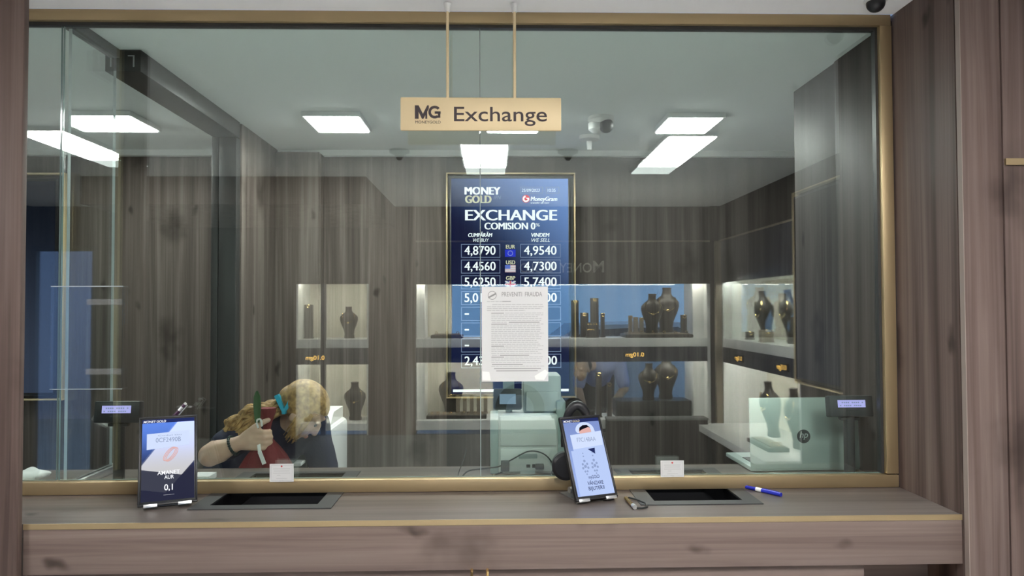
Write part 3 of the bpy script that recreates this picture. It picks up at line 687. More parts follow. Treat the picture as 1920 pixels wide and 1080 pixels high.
for k, (l_, r_) in enumerate(rows):
    yt = 458+29.4*k
    for x0, x1 in ((864.5, 938), (976, 1052)): link('rate_box', B().frame(TX(x0), TX(x1), TZ(yt+25.5), TZ(yt), .0032, y2_, y2_+.0004), M['tv_line'], scr, 0)
    if len(l_) > 1: words('rate', l_, 871, 929, yt+3.5, yt+20, heavy=1, ref='8'); words('rate', r_, 983, 1044, yt+3.5, yt+20, heavy=1, ref='8')
    else: link('rate', B().box(TX(871), TX(879), y2_, y2_+.0004, TZ(yt+14.5), TZ(yt+11.5)), M['tv_text'], scr, 0)
link('bottom_bar', B().box(TX(849), TX(1066), y2_, y2_+.0004, TZ(733.5), TZ(729)), M['tv_text'], scr, 0)
for k, s in enumerate(('EUR', 'USD', 'GBP')): words('currency', s, 949, 966, 459.5+29.4*k, 466.5+29.4*k, 'tv_gold', heavy=1)
for x0, x1 in ((976, 1019), (1025, 1050)): link('date_box', B().frame(TX(x0), TX(x1), TZ(363), TZ(350.5), .003, y2_, y2_+.0004), M['tv_grey'], scr, 0)
link('red_emblem', B().cyl((TX(987), y1_, TZ(373)), (TX(987), y1_+.0004, TZ(373)), .023), glow('screen_red', (.85, .05, .09), 1.2), scr, 0)
b = B(); poly(b, arc(987, 373, 3.2, 6.2, PI*.55, PI*1.85), y2_, TX, TZ); poly(b, [(986, 371), (993, 371), (993, 376), (990, 374)], y2_, TX, TZ); link('emblem_arrow', b, M['tv_text'], scr, 0)
M['f_blue'] = glow('flag_blue', (.03, .05, .75), 1); M['f_red'] = glow('flag_red', (.8, .12, .16), 1); M['f_white'] = glow('flag_white', (.85, .85, .9), 1); M['f_yel'] = glow('flag_stars', (.45, .5, .85), 1)
fx0, fx1 = 947, 967
f = link('euro_flag', B().box(TX(fx0), TX(fx1), y1_, y1_+.0004, TZ(482), TZ(468.5)), M['f_blue'], scr, 0)
b = B()
for k in range(12): b.cyl((TX(957)+.0135*math.cos(k*PI/6), y2_, TZ(475.2)+.0135*math.sin(k*PI/6)), (TX(957)+.0135*math.cos(k*PI/6), y2_+.0003, TZ(475.2)+.0135*math.sin(k*PI/6)), .0026, n=8)
b.bm.verts.ensure_lookup_table()
for nm, bb_, m_ in (('flag_stars', b, 'f_yel'),): link(nm, bb_, M[m_], scr, 0)
t0 = 497.5
b = B()
for k in range(7): b.box(TX(fx0), TX(fx1), y1_, y1_+.0004, TZ(t0+13.5*(k+1)/7), TZ(t0+13.5*k/7)); 
for i, f_ in enumerate(b.bm.faces): f_.material_index = (i//6) % 2
link('american_flag', b, [glow('flag_rose', (.85, .55, .62), 1), M['f_white']], scr, 0)
link('flag_canton', B().box(TX(fx0), TX(957), y2_, y2_+.0003, TZ(t0+7), TZ(t0)), glow('canton_blue', (.15, .22, .75), 1), scr, 0)
t0 = 527
link('british_flag', B().box(TX(fx0), TX(fx1), y1_, y1_+.0004, TZ(t0+13.5), TZ(t0)), glow('flag_indigo', (.12, .12, .5), 1), scr, 0)
b = B(); poly(b, [(fx0, t0), (fx0+3, t0), (fx1, t0+11.5), (fx1, t0+13.5), (fx1-3, t0+13.5), (fx0, t0+2)], y2_, TX, TZ); poly(b, [(fx1, t0), (fx1-3, t0), (fx0, t0+11.5), (fx0, t0+13.5), (fx0+3, t0+13.5), (fx1, t0+2)], y2_, TX, TZ)
poly(b, [(954.5, t0), (959.5, t0), (959.5, t0+13.5), (954.5, t0+13.5)], y2_-.0002, TX, TZ); poly(b, [(fx0, t0+4.5), (fx1, t0+4.5), (fx1, t0+9), (fx0, t0+9)], y2_-.0002, TX, TZ); link('flag_saltire', b, M['f_white'], scr, 0)
b = B(); poly(b, [(955.7, t0), (958.3, t0), (958.3, t0+13.5), (955.7, t0+13.5)], y3_, TX, TZ); poly(b, [(fx0, t0+5.6), (fx1, t0+5.6), (fx1, t0+8), (fx0, t0+8)], y3_, TX, TZ); link('flag_cross', b, M['f_red'], scr, 0)

M['dim'] = screenmat('dim_picture', (.04, .05, .085), (.006, .008, .014), (0, 0, 1.2), (0, 0, 2.3), 1.0)
def wall_screen(mtx, label):
    t = thing('framed_screen', label, 'screen', mtx.translation)
    part('bezel', B().box(-.34, .34, -.05, 0, .03, 1.27, .004, mtx), M['black'], t)
    part('gold_frame', B().frame(-.375, .375, 0, 1.305, .010, -.045, .0, .002, mtx), M['gold_light'], t, 'thin gold surround')
    part('screen', B().quad(-.325, .325, .045, 1.255, -.0508, mtx), M['dim'], t)
wall_screen(Matrix.Translation((-2.83, BY+.03, 1.10)), 'dark blue portrait screen in a gold frame on the corridor wall')
wall_screen(Matrix.Translation((RX, -2.34, 1.10)) @ Matrix.Rotation(-PI/2, 4, 'Z'), 'dark framed screen on the hall wall, mirrored at the right of the glass')

# ------------------------------------------------------------ ceiling devices
dc = thing('dome_camera', 'white dome camera with a dark eye on the office ceiling right of the gold sign', 'security camera', (.525, 1.2, RC), 'security cameras')
part('mount', B().lathe([(.062, -.001), (.064, -.018), (.05, -.034), (.045, -.036)], (.525, 1.2, RC)), M['white'], dc)
part('eye', B().ball((.545, 1.175, RC-.048), .036), M['black'], dc, 'black ball lens')
part('shroud', B().lathe([(.052, 0), (.05, -.03), (.03, -.045), (.01, -.048)], (.515, 1.21, RC-.03)), M['white'], dc)
sd = thing('smoke_detector', 'small white detector on the office ceiling behind the dome camera', 'detector', (.52, 1.6, RC))
part('base', B().lathe([(.055, -.001), (.055, -.02), (.042, -.028), (.01, -.030)], (.52, 1.6, RC)), M['white'], sd)
part('nozzle', B().cyl((.52, 1.6, RC-.028), (.52, 1.6, RC-.075), .016, .012), M['white'], sd)
dc = thing('dome_camera', 'black ball camera on the hall ceiling at the top right corner of the frame', 'security camera', (1.155, -.12, HC), 'security cameras')
part('mount', B().lathe([(.034, -.001), (.034, -.004), (.03, -.006)], (1.172, -.14, HC)), M['white'], dc)
part('eye', B().ball((1.172, -.14, HC-.010), .0275, (1, 1, 1.0)), M['black'], dc)
for k, x in enumerate((-.55, .45)):
    t = thing('ceiling_sensor', ('round grey sensor on the hall ceiling mirrored left of the lamp', 'round grey sensor on the hall ceiling mirrored right of the lamp')[k], 'sensor', (x, -2.05, HC), 'round sensors on the hall ceiling')
    part('disc', B().lathe([(.06, -.001), (.06, -.015), (.03, -.03), (.012, -.06), (.005, -.062)], (x, -2.05, HC)), M['graphite'], t)

# ------------------------------------------------------------ printer behind the woman
pr = thing('office_printer', 'white multifunction printer with a grey front on a low desk behind the counter', 'printer', (-.88, 1.3, .35))
part('cabinet', B().box(-1.10, -.86, 1.14, 1.50, .35, .985, .008), M['dark'], pr)
part('scanner_unit', B().box(-1.09, -.755, 1.13, 1.50, .986, 1.065, .012), M['white'], pr)
part('document_feeder', B().prism([(-1.04, 1.20, 1.0655), (-1.04, 1.50, 1.0655), (-1.04, 1.50, 1.12), (-1.04, 1.28, 1.12)], (.27, 0, 0)), M['white'], pr)
part('side_tower', B().box(-.858, -.745, 1.125, 1.50, .35, 1.062, .018), M['white'], pr)
part('control_panel', B().prism([(-1.08, 1.13, 1.035), (-1.08, 1.06, .995), (-1.08, 1.06, .975), (-1.08, 1.13, .97)], (.235, 0, 0)), M['white'], pr)
for x in (-.97, -.93, -.89): part('button', B().cyl((x, 1.075, 1.0), (x, 1.075, 1.010), .010), M['claw'], pr, 'turquoise button')
part('paper_tray', B().box(-1.07, -.87, 1.06, 1.14, .905, .92, .004), M['white'], pr)
dk = thing('low_desk', 'grey low desk behind the counter carrying the printer', 'desk', (-.88, 1.3, 0))
part('top', B().box(-1.12, -.64, 1.12, 1.56, .32, .3495, .003), M['plinth'], dk)
for x in (-1.10, -.68): part('side_panel', B().box(x, x+.02, 1.14, 1.54, 0, .32), M['plinth'], dk)

# ------------------------------------------------------------ people
def skin(chains, sub=2):
    """Grow a limb surface over chains of (point, radius); returns a mesh."""
    me = bpy.data.meshes.new('sk'); vs, es, rs = [], [], []; key = {}
    for ch in chains:
        last = None
        for p, r in ch:
            k = tuple(round(v, 4) for v in p)
            if k not in key: key[k] = len(vs); vs.append(p); rs.append(r)
            i = key[k]
            if last is not None: es.append((last, i))
            last = i
    me.from_pydata(vs, es, []); o = bpy.data.objects.new('sk', me); COL.objects.link(o)
    o.modifiers.new('s', 'SKIN')
    sv = me.skin_vertices[0].data if me.skin_vertices else None
    if sv is None:
        bpy.context.view_layer.objects.active = o
        me.attributes.new('skin', 'FLOAT', 'POINT'); sv = me.skin_vertices[0].data
    for i, r in enumerate(rs):
        rr = r if isinstance(r, tuple) else (r, r); sv[i].radius = rr
    sv[0].use_root = True
    m = o.modifiers.new('u', 'SUBSURF'); m.levels = sub; m.render_levels = sub
    dg = bpy.context.evaluated_depsgraph_get(); out = bpy.data.meshes.new_from_object(o.evaluated_get(dg))
    bpy.data.objects.remove(o); return out
def melt(b, vox, smooth=3):
    """One continuous surface over everything collected in b."""
    me = bpy.data.meshes.new('m'); b.bm.to_mesh(me); b.bm.free(); o = bpy.data.objects.new('m', me); COL.objects.link(o)
    m = o.modifiers.new('r', 'REMESH'); m.mode = 'VOXEL'; m.voxel_size = vox
    m = o.modifiers.new('s', 'SMOOTH'); m.factor = .5; m.iterations = smooth
    dg = bpy.context.evaluated_depsgraph_get(); out = bpy.data.meshes.new_from_object(o.evaluated_get(dg)); bpy.data.objects.remove(o)
    r = B(); r.bm.from_mesh(out); bpy.data.meshes.remove(out); return r
def addmesh(b, me): b.bm.from_mesh(me); bpy.data.meshes.remove(me); return b
def capsule(b, pts, rs):
    """Tapered limb made of overlapping round cones."""
    for i in range(len(pts)):
        b.ball(pts[i], rs[i], n=14)
        if i: b.cyl(pts[i-1], pts[i], rs[i-1], rs[i], 14)
    return b
def head(b, c, f, up, s=1.):
    """Skull, jaw, nose, ears and lips around centre c, looking along f."""
    f = Vector(f).normalized(); up = (Vector(up)-f*Vector(up).dot(f)).normalized(); r = f.cross(up); m = Matrix((r, f, up)).transposed().to_4x4(); m.translation = Vector(c)
    K = m @ Matrix.Scale(s, 4)
    b.ball((0, -.012, .022), .078, (.93, 1.18, 1.08), K); b.ball((0, .03, -.035), .058, (.95, 1.0, 1.25), K); b.ball((0, .052, -.085), .028, (1.1, .9, .8), K)
    b.ball((0, .098, -.022), .013, (.95, 1.1, .9), K); b.cyl((0, .082, .025), (0, .100, -.018), .008, .012, 10, K); b.ball((0, .084, -.058), .013, (1.7, .6, .5), K)
    for sx in (-1, 1): b.ball((sx*.075, -.005, -.012), .026, (.3, .7, 1.15), K); b.ball((sx*.032, .074, .034), .016, (1.5, .6, .5), K); b.ball((sx*.04, .06, -.03), .025, (1, .8, 1), K)
    return K

V3 = Vector
def woman():
    t = thing('person', 'woman in a navy top bending over behind the counter, gripping a red bag', 'person', (-1.0, .95, 0))
    sh, el, wr = V3((-.915, .60, 1.165)), V3((-1.045, .43, 1.080)), V3((-.945, .425, 1.122))
    shL, elL, wrL = V3((-.74, .72, 1.14)), V3((-.66, .66, .93)), V3((-.74, .50, .90))
    hip = V3((-1.08, .88, .93)); chest = V3((-.88, .70, 1.11)); waist = V3((-.99, .83, 1.0)); neck = V3((-.775, .615, 1.19)); hc = V3((-.738, .575, 1.218))
    fwd, up = V3((.62, -.02, -.78)), V3((.70, -.10, .66))
    b = B()
    capsule(b, [sh, sh.lerp(el, .5), el], [.052, .047, .042]); capsule(b, [el, el.lerp(wr, .35), el.lerp(wr, .75), wr], [.041, .043, .033, .0275])
    capsule(b, [shL, shL.lerp(elL, .5), elL], [.05, .044, .038]); capsule(b, [elL, elL.lerp(wrL, .4), wrL], [.037, .037, .025])
    capsule(b, [hip, waist, chest], [.14, .115, .12]); capsule(b, [sh, chest, shL], [.06, .11, .06]); capsule(b, [chest, neck, hc], [.08, .048, .045])
    for s in (-1, 1):
        h = hip+V3((s*.085, .02, -.05)); k = V3((h.x, h.y-.06, .50)); a = V3((h.x, h.y+.02, .08))
        capsule(b, [h, k, a], [.092, .062, .042]); capsule(b, [a+V3((0, 0, -.03)), a+V3((0, -.13, -.05))], [.04, .03])
    K = head(b, hc, fwd, up, .93)
    # gripping hand: back of the hand to the viewer, fingers wrapped round the neck of the bag
    kn = V3((-.853, .412, 1.145)); capsule(b, [wr, wr.lerp(kn, .45)+V3((0, 0, .004)), wr.lerp(kn, .6)+V3((0, 0, .012))], [.0275, .028, .027])
    for i in range(4):
        z = 1.170-.0195*i; k0 = V3((-.866, .402, z)); w0 = wr.lerp(kn, .3)+V3((0, 0, .010-.008*i))
        capsule(b, [w0, k0], [.0165, .0120]); e = (0, .004, .003, -.004)[i]
        capsule(b, [k0, k0+V3((.026+e, -.004, -.001)), k0+V3((.043+e, .018, -.003)), k0+V3((.032+e, .042, -.005)), k0+V3((.012, .046, -.006))], [.0115, .0103, .0098, .0090, .0080])
    capsule(b, [wr.lerp(kn, .35)+V3((0, -.008, .02)), V3((-.872, .402, 1.185)), V3((-.846, .410, 1.203)), V3((-.828, .420, 1.210))], [.018, .0135, .0112, .0095])
    # resting hand under the counter edge
    capsule(b, [wrL, wrL+V3((-.05, -.02, 0))], [.026, .030])
    for i in range(4): k0 = wrL+V3((-.07, -.04+.018*i, .0)); capsule(b, [wrL+V3((-.03, -.02, 0)), k0, k0+V3((-.03, 0, -.008)), k0+V3((-.05, 0, -.024))], [.018, .011, .0098, .008])
    capsule(b, [wrL+V3((-.02, -.02, 0)), wrL+V3((-.05, -.055, -.01)), wrL+V3((-.08, -.06, -.02))], [.016, .012, .009])
    bm = melt(b, .0052, 3); part('body', bm, M['skin'], t, smooth=180)
    # face details
    b = B()
    for s in (-1, 1): b.ball((s*.032, .078, .016), .0105, (1.2, .5, .6), K, 12)
    part('eyes', b, M['dark'], t)
    b = B().ball((0, .089, -.058), .011, (1.9, .5, .45), K, 12); part('lips', b, mat('lips', (.48, .20, .17), .5), t)
    # navy top with half sleeves
    b = B(); capsule(b, [hip+V3((0, 0, .02)), waist, chest], [.150, .128, .135]); capsule(b, [sh, chest, shL], [.075, .125, .075]); capsule(b, [chest, chest.lerp(neck, .55)], [.10, .066])
    capsule(b, [sh, sh.lerp(el, .45), sh.lerp(el, .70)], [.072, .064, .057]); capsule(b, [shL, shL.lerp(elL, .8)], [.066, .056])
    bm = melt(b, .009, 4)
    for v in bm.bm.verts: v.co += V3((noise.noise(v.co*16), noise.noise(v.co*16+V3((5, 2, 1))), noise.noise(v.co*15+V3((1, 9, 4)))))*.007
    part('top', bm, M['navy'], t, smooth=180)
    b = B()
    capsule(b, [hip, hip+V3((0, 0, -.06))], [.15, .14])
    for s in (-1, 1):
        h = hip+V3((s*.085, .02, -.05)); k = V3((h.x, h.y-.06, .50)); a = V3((h.x, h.y+.02, .10)); capsule(b, [h, k, a], [.105, .078, .062])
    part('trousers', melt(b, .012, 4), M['trouser'], t, smooth=180)
    b = B()
    for s in (-1, 1): h = hip+V3((s*.085, .04, 0)); b.box(h.x-.045, h.x+.045, h.y-.20, h.y+.06, .001, .075, .025)
    part('shoes', b, M['black'], t)
    # hair: a cap over the skull and a wavy fall over the back towards the left
    rr = random.Random(5); b = B()
    b.ball((0, -.022, .034), .090, (1.0, 1.16, 1.02), K, 28); b.ball((0, -.075, .0), .062, (1.1, .9, 1.0), K, 24)
    for v in b.bm.verts:
        q = K.inverted() @ v.co
        if q.y > .035 and q.z < .065: q.y = .035 - (q.y-.035)*.2; v.co = K @ q
    for i in range(150):
        a = rr.uniform(0, 1); w_ = rr.uniform(-1, 1); 
        p0 = K @ V3((w_*.06, -.07+rr.uniform(-.02, .03), .04+rr.uniform(-.05, .045)))
        p1 = V3((-.84, .56+w_*.05, 1.225+rr.uniform(-.02, .035))); p2 = V3((-.915+rr.uniform(-.03, .03), .53+w_*.05, 1.215+rr.uniform(-.035, .03)))
        p3 = V3((-.975+rr.uniform(-.03, .02), .52+w_*.05, 1.19+rr.uniform(-.05, .015))); L_ = rr.random()
        p4 = V3((-1.005+rr.uniform(-.02, .03), .53+w_*.04, 1.135+rr.uniform(-.02, .03))); p5 = p4+V3((rr.uniform(-.015, .01), -.01, -rr.uniform(.01, .035)))
        pts = spline([p0, p1, p2, p3]+([p4, p5] if L_ > .35 else [p3+V3((-.02, 0, -.025))]), 7); ph = rr.uniform(0, 6); n_ = len(pts)
        pts = [p+V3((math.sin(j*.75+ph)*.004, math.cos(j*.6+ph)*.004, math.sin(j*.9+ph*2)*.005)) for j, p in enumerate(pts)]
        b.tube(pts, [max(.0012, .0078*math.sin(PI*min(.97, .12+.88*j/(n_-1)))**.5) for j in range(n_)], 6)
    for i in range(26):                                         # locks falling along the cheek
        w_ = rr.uniform(-1, 1); p0 = K @ V3((.072, .015+w_*.03, .05)); p1 = K @ V3((.090, .03+w_*.035, -.01)); p2 = K @ V3((.082, .05+w_*.035, -.07-rr.random()*.03))
        pts = spline([p0, p1, p2], 6); b.tube(pts, [max(.001, .0058*math.sin(PI*min(.96, .2+.8*j/(len(pts)-1)))) for j in range(len(pts))], 6)
    part('hair', b, M['hair'], t, smooth=60)
    # turquoise claw clip at the back of the head
    c = V3((-.797, .518, 1.260)); b = B()
    def wing(dx, dz): 
        b.prism([(c.x-.006, c.y-.012, c.z-.035), (c.x+.006, c.y-.012, c.z-.035), (c.x+dx+.012, c.y-.012, c.z+dz), (c.x+dx+.004, c.y-.012, c.z+dz+.012), (c.x+dx-.010, c.y-.012, c.z+dz+.006)], (0, .022, 0))
    wing(-.026, .022); wing(.036, .020); b.box(c.x-.008, c.x+.008, c.y-.014, c.y+.014, c.z-.042, c.z-.02, .003)
    part('hair_claw', b, M['claw'], t, 'turquoise plastic hair claw')
    # bead bracelet
    d = (wr-el).normalized(); u = d.cross(V3((0, 1, 0))).normalized(); w2 = d.cross(u); o_ = el.lerp(wr, .87); b = B()
    for i in range(22): a = 2*PI*i/22; b.ball(o_+(u*math.cos(a)+w2*math.sin(a))*.0335, .0058, n=10)
    part('bracelet', b, M['bead'], t, 'dark green bead bracelet')
woman()

bag = thing('cloth_bag', 'red gathered cloth bag with a white strap in the fist of the woman', 'bag', (-.845, .445, 1.0))
def pl(a, z): return 1+.10*math.sin(a*7+z*9)*min(1, max(.3, (1.16-z)*8))+.04*math.sin(a*13)
prof = [(.03, .86), (.07, .88), (.092, .93), (.098, .99), (.090, 1.04), (.072, 1.075), (.050, 1.105), (.024, 1.135), (.015, 1.155), (.014, 1.178), (.019, 1.20), (.030, 1.235), (.034, 1.252), (.02, 1.249)]
part('pouch', B().lathe(prof, (-.838, .437, 0), 48, .75, pl), M['red_cloth'], bag)
b = B()
def ribbon(pts, w_): 
    for i in range(len(pts)-1):
        p, q = V3(pts[i]), V3(pts[i+1]); n_ = (q-p).normalized().cross(V3((0, 1, 0)))*w_/2; b.prism([p-n_, p+n_, q+n_, q-n_], (0, .003, 0))
ribbon([(-.850, .377, 1.128), (-.842, .360, 1.105), (-.832, .355, 1.085), (-.822, .352, 1.062)], .014)
ribbon([(-.862, .386, 1.205), (-.858, .386, 1.217), (-.848, .386, 1.219), (-.843, .386, 1.208), (-.842, .386, 1.192)], .006); ribbon([(-.862, .386, 1.207), (-.855, .386, 1.186)], .006)
part('strap', b, M['white'], bag, 'white strap with a loop')
lf = thing('green_leaf', 'slim dark green leaf shape sticking up from the fist of the woman', 'leaf', (-.857, .40, 1.19))
b = B()
for k, (dx, rot) in enumerate(((-.004, .06), (.006, -.04), (.0, .0))):
    pr_ = [(-.001, .07), (-.009, .05), (-.0105, .02), (-.007, -.02), (-.002, -.045), (.002, -.045), (.007, -.02), (.0105, .02), (.009, .05), (.001, .07)]
    b.prism([(x+dx, 0, z) for x, z in pr_], (0, .003, 0), Matrix.Translation((-.862, .392-.003*k, 1.25)) @ Matrix.Rotation(rot, 4, 'Y') @ Matrix.Rotation(.5*(k-1), 4, 'Z'))
part('blade', b, M['leaf'], lf)
part('stem', B().cyl((-.860, .394, 1.20), (-.856, .398, 1.175), .0025), M['leaf'], lf)

# ------------------------------------------------------------ hall vitrines (seen mirrored in the glass)
vb = thing('display_cabinet', 'wide lit jewellery cabinet in the hall, mirrored across the middle of the glass', 'display cabinet', (.65, HY, .46))
D = -4.98
part('side_panel', B().box(-.72, -.707, D, HY, .46, 1.86).box(1.99, 2.02, D, HY, .46, 1.86).box(1.885, 1.99, D+.03, HY-.10, .586, 1.254).box(1.885, 1.99, D+.03, HY-.10, 1.336, 1.859).box(-.707, -.635, D+.03, HY-.10, .586, 1.254).box(-.707, -.635, D+.03, HY-.10, 1.336, 1.859), M['vit_white'], vb)
part('shelf', B().box(-.707, 1.99, D, HY-.002, 1.255, 1.335, .003), M['vit_white'], vb)
part('floor_board', B().box(-.707, 1.99, D, HY-.002, .50, .585, .003), M['vit_white'], vb)
part('back_panel', B().box(-.707, -.40, D-.02, D, 1.29, 1.86).box(-.707, .0, D-.02, D, .46, 1.29), M['cream'], vb)
part('ceiling_board', B().box(-.707, 1.99, D, HY-.03, 1.86, 1.89), M['vit_white'], vb)
hd = part('header', B().box(-.707, 2.02, HY-.03, HY+.02, 1.837, 2.225, .002), M['wood_dark'], vb)
part('band', B().box(-.707, 1.99, HY-.025, HY+.008, 1.118, 1.255, .002), M['navy_band'], vb)
part('window_pane', B().box(-.40, 1.99, D-.012, D-.004, 1.335, 1.86), M['glass_clear'], vb, smooth=0)
part('window_pane', B().box(.0, 1.99, D-.012, D-.004, .585, 1.255), M['glass_clear'], vb, smooth=0)
part('light_strip', B().box(-.68, 1.96, HY-.055, HY-.035, 1.853, 1.8585).box(-.68, 1.96, HY-.055, HY-.035, 1.245, 1.2545), M['strip'], vb)
R180 = Matrix.Translation((1.03, HY+.0225, 1.945)) @ Matrix.Rotation(PI, 4, 'Z')
b = B().text('M', 0, 0, .105, None, 0, bold=.01, mtx=R180); b.text('ONEY', .115, 0, .085, .30, 0, bold=.01, mtx=R180).text('G', .455, 0, .105, None, 0, bold=.01, mtx=R180).text('OLD', .56, 0, .085, .22, 0, bold=.01, mtx=R180)
part('lettering', b, mat('letter_grey', (.45, .42, .38), .5), hd)
vl = thing('display_cabinet', 'narrow lit jewellery cabinet in the hall, mirrored beside the head of the woman', 'display cabinet', (-1.47, HY, .46))
part('side_panel', B().box(-1.80, -1.785, D, HY, .46, 1.86).box(-1.155, -1.14, D, HY, .46, 1.86), M['vit_white'], vl)
part('shelf', B().box(-1.785, -1.155, D, HY-.002, 1.255, 1.335, .003), M['vit_white'], vl)
part('floor_board', B().box(-1.785, -1.155, D, HY-.002, .50, .565, .003), M['vit_white'], vl)
part('back_panel', B().box(-1.80, -1.14, D-.02, D, .46, 1.86), M['cream'], vl)
part('ceiling_board', B().box(-1.785, -1.155, D, HY-.062, 1.86, 1.89), M['vit_white'], vl)
part('band', B().box(-1.80, -1.14, HY-.025, HY+.008, 1.105, 1.255, .002), M['navy_band'], vl)
part('header', B().box(-1.80, -1.14, HY-.03, HY+.012, 1.843, 1.875, .002), M['wood_dark'], vl)
part('mullion', B().box(-1.575, -1.53, HY-.03, HY+.012, .46, 1.86, .002), M['navy_band'], vl)
part('light_strip', B().box(-1.76, -1.18, HY-.085, HY-.065, 1.853, 1.8585).box(-1.76, -1.18, HY-.055, HY-.035, 1.245, 1.2545), M['strip'], vl)
vr = thing('display_cabinet', 'lit jewellery cabinet in the hall side wall, mirrored above the silver laptop', 'display cabinet', (RX, -3.6, .5))
E_ = RX+.40
part('side_panel', B().box(RX, E_, -4.45, -4.43, .5, 2.23).box(RX, E_, -2.74, -2.72, .5, 2.23), M['vit_white'], vr)
part('shelf', B().box(RX+.002, E_, -4.43, -2.74, 1.255, 1.335, .003), M['vit_white'], vr)
part('floor_board', B().box(RX-.25, E_, -4.43, -2.74, .50, .56, .003), M['vit_white'], vr)
part('back_panel', B().box(E_, E_+.02, -4.45, -2.72, .5, 2.23), M['cream'], vr)
part('header', B().box(RX-.01, RX+.03, -4.45, -2.72, 1.845, 2.225, .002), M['navy_band'], vr)
part('ceiling_board', B().box(RX+.03, E_, -4.43, -2.74, 1.86, 1.89), M['vit_white'], vr)
part('band', B().box(RX-.006, RX+.025, -4.43, -2.74, 1.118, 1.255, .002), M['navy_band'], vr)
part('glass_door', B().box(RX+.006, RX+.012, -4.43, -3.80, 1.335, 1.85).box(RX+.006, RX+.012, -3.79, -2.74, 1.335, 1.85), M['glass_clear'], vr, smooth=0)
part('light_strip', B().box(RX+.035, RX+.055, -4.41, -2.76, 1.853, 1.8585).box(RX+.030, RX+.05, -4.41, -2.76, 1.245, 1.2545), M['strip_side'], vr)
struct('trim_7', B().box(RX-.06, RX-.002, -4.50, -4.44, 0, 2.23, .004), M['velvet_tan'])
lc = thing('low_cabinet', 'dark wood low cabinet under the hall vitrine, mirrored right of the second tablet', 'cabinet', (1.49, -4.43, 0))
part('body', B().box(1.035, 1.94, HY+.014, HY+.17, 0, .60, .002), M['wood_dark'], lc)
part('top', B().box(1.03, 1.945, HY+.013, HY+.18, .6005, .617, .002), M['plinth'], lc)

# display busts and stands
def bust(x, y, z, h, label, rz=0., mt='velvet'):
    t = thing('necklace_bust', label, 'necklace bust', (x, y, z), 'necklace busts in the hall cabinets'); k = h/.38
    pr_ = [(.062, 0), (.064, .02), (.056, .045), (.064, .10), (.092, .17), (.108, .225), (.104, .262), (.078, .290), (.048, .312), (.038, .335), (.037, .365), (.040, .38)]
    F = Matrix.Translation((x, y, z)) @ Matrix.Rotation(rz, 4, 'Z') @ Matrix.Rotation(math.radians(-6), 4, 'X')
    part('torso', B().lathe([(r*k, q*k) for r, q in pr_], (0, 0, 0), 28, .62, mtx=F), M[mt], t)
    pts = [(math.sin(a)*.072*k, (.030+.034*(1-abs(a)/2.4))*k, (.318-.125*math.cos(a/2.4*PI/2)**1.3)*k) for a in [-2.1+4.2*i/18 for i in range(19)]]
    part('necklace', B().tube(pts, .0045*k, 6, mtx=F).ball(pts[9], .013*k, (1, .6, 1), F, 10), M['gold_bright'], t, 'gold necklace')
def stand(x, y, z, w_, h, label, ear=0, mt='velvet'):
    t = thing('jewellery_stand', label, 'jewellery stand', (x, y, z), 'jewellery stands in the hall cabinets')
    part('block', B().box(x-w_/2, x+w_/2, y-.03, y+.03, z+.0005, z+h, .004).box(x-w_/2-.006, x+w_/2+.006, y-.036, y+.036, z+.0005, z+.012, .003), M[mt], t)
    b = B()
    if ear:
        for r in range(2):
            for i in range(ear-r): b.ball((x-w_*.38+i*w_*.76/max(1, ear-1), y+.033, z+h*(.88-.36*r)), .010, n=8)
    else: b.tube([(x+.014*math.cos(a), y+.032, z+h-.016+.014*math.sin(a)) for a in [2*PI*i/14 for i in range(14)]], .0035, 5, True)
    part('jewel', b, M['gold_bright'], t)
def tray(x0, x1, y0, y1, z, label, rows_=0):
    t = thing('jewellery_tray', label, 'jewellery tray', ((x0+x1)/2, (y0+y1)/2, z), 'jewellery trays in the hall cabinets')
    part('board', B().box(x0, x1, y0, y1, z+.0005, z+.032, .006), M['velvet'], t)
    part('cushion', B().box(x0+.03, x1-.03, y0+.02, y1-.02, z+.032, z+.042, .004), M['velvet_tan'], t)
    b = B()
    for i in range(rows_):
        xx = x0+.05+(x1-x0-.1)*i/max(1, rows_-1); b.tube([(xx+.011*math.cos(a), y1-.05, z+.052+.011*math.sin(a)) for a in [2*PI*j/12 for j in range(12)]], .003, 5, True)
    if rows_: part('rings', b, M['gold_bright'], t)
S1, S2 = 1.335, .585
yv = -4.76
tray(1.24, 1.87, -4.90, -4.56, S1, 'dark jewellery tray under two busts on the upper shelf by the street window', 6)
bust(1.50, -4.66, S1+.043, .37, 'shorter necklace bust with shoulders, upper shelf by the street window')
bust(1.67, -4.80, S1+.043, .43, 'tallest necklace bust on the upper shelf by the street window')
for x, w_, h, e, lab in ((.785, .068, .355, 0, 'tall narrow black stand at the edge of the rate screen'), (.875, .075, .235, 0, 'short black stand between two tall ones'), (.972, .075, .375, 0, 'tallest brown stand on the upper shelf'), (1.05, .035, .23, 0, 'slim stand right of the tallest one')):
    stand(x, yv, S1, w_, h, lab+', mirrored in the glass', e)
stand(.935, yv+.10, S1, .105, .145, 'wide earring block with pearl studs on the upper shelf, mirrored in the glass', 4)
for x, w_, h, lab in ((1.295, .03, .165, 'thin black stand'), (1.345, .04, .15, 'short stand'), (1.40, .035, .145, 'tan stand')):
    stand(x, -4.64, S1+.043, w_, h, lab+' left of the shorter bust, mirrored in the glass', 0, 'velvet_tan' if 'tan' in lab else 'velvet')
stand(1.80, -4.64, S1+.043, .05, .17, 'stand with a gold ring right of the tallest bust, mirrored in the glass')
tray(-.58, -.28, -4.8, -4.62, S1, 'flat dark tray at the left end of the upper shelf, mirrored in the glass', 3)
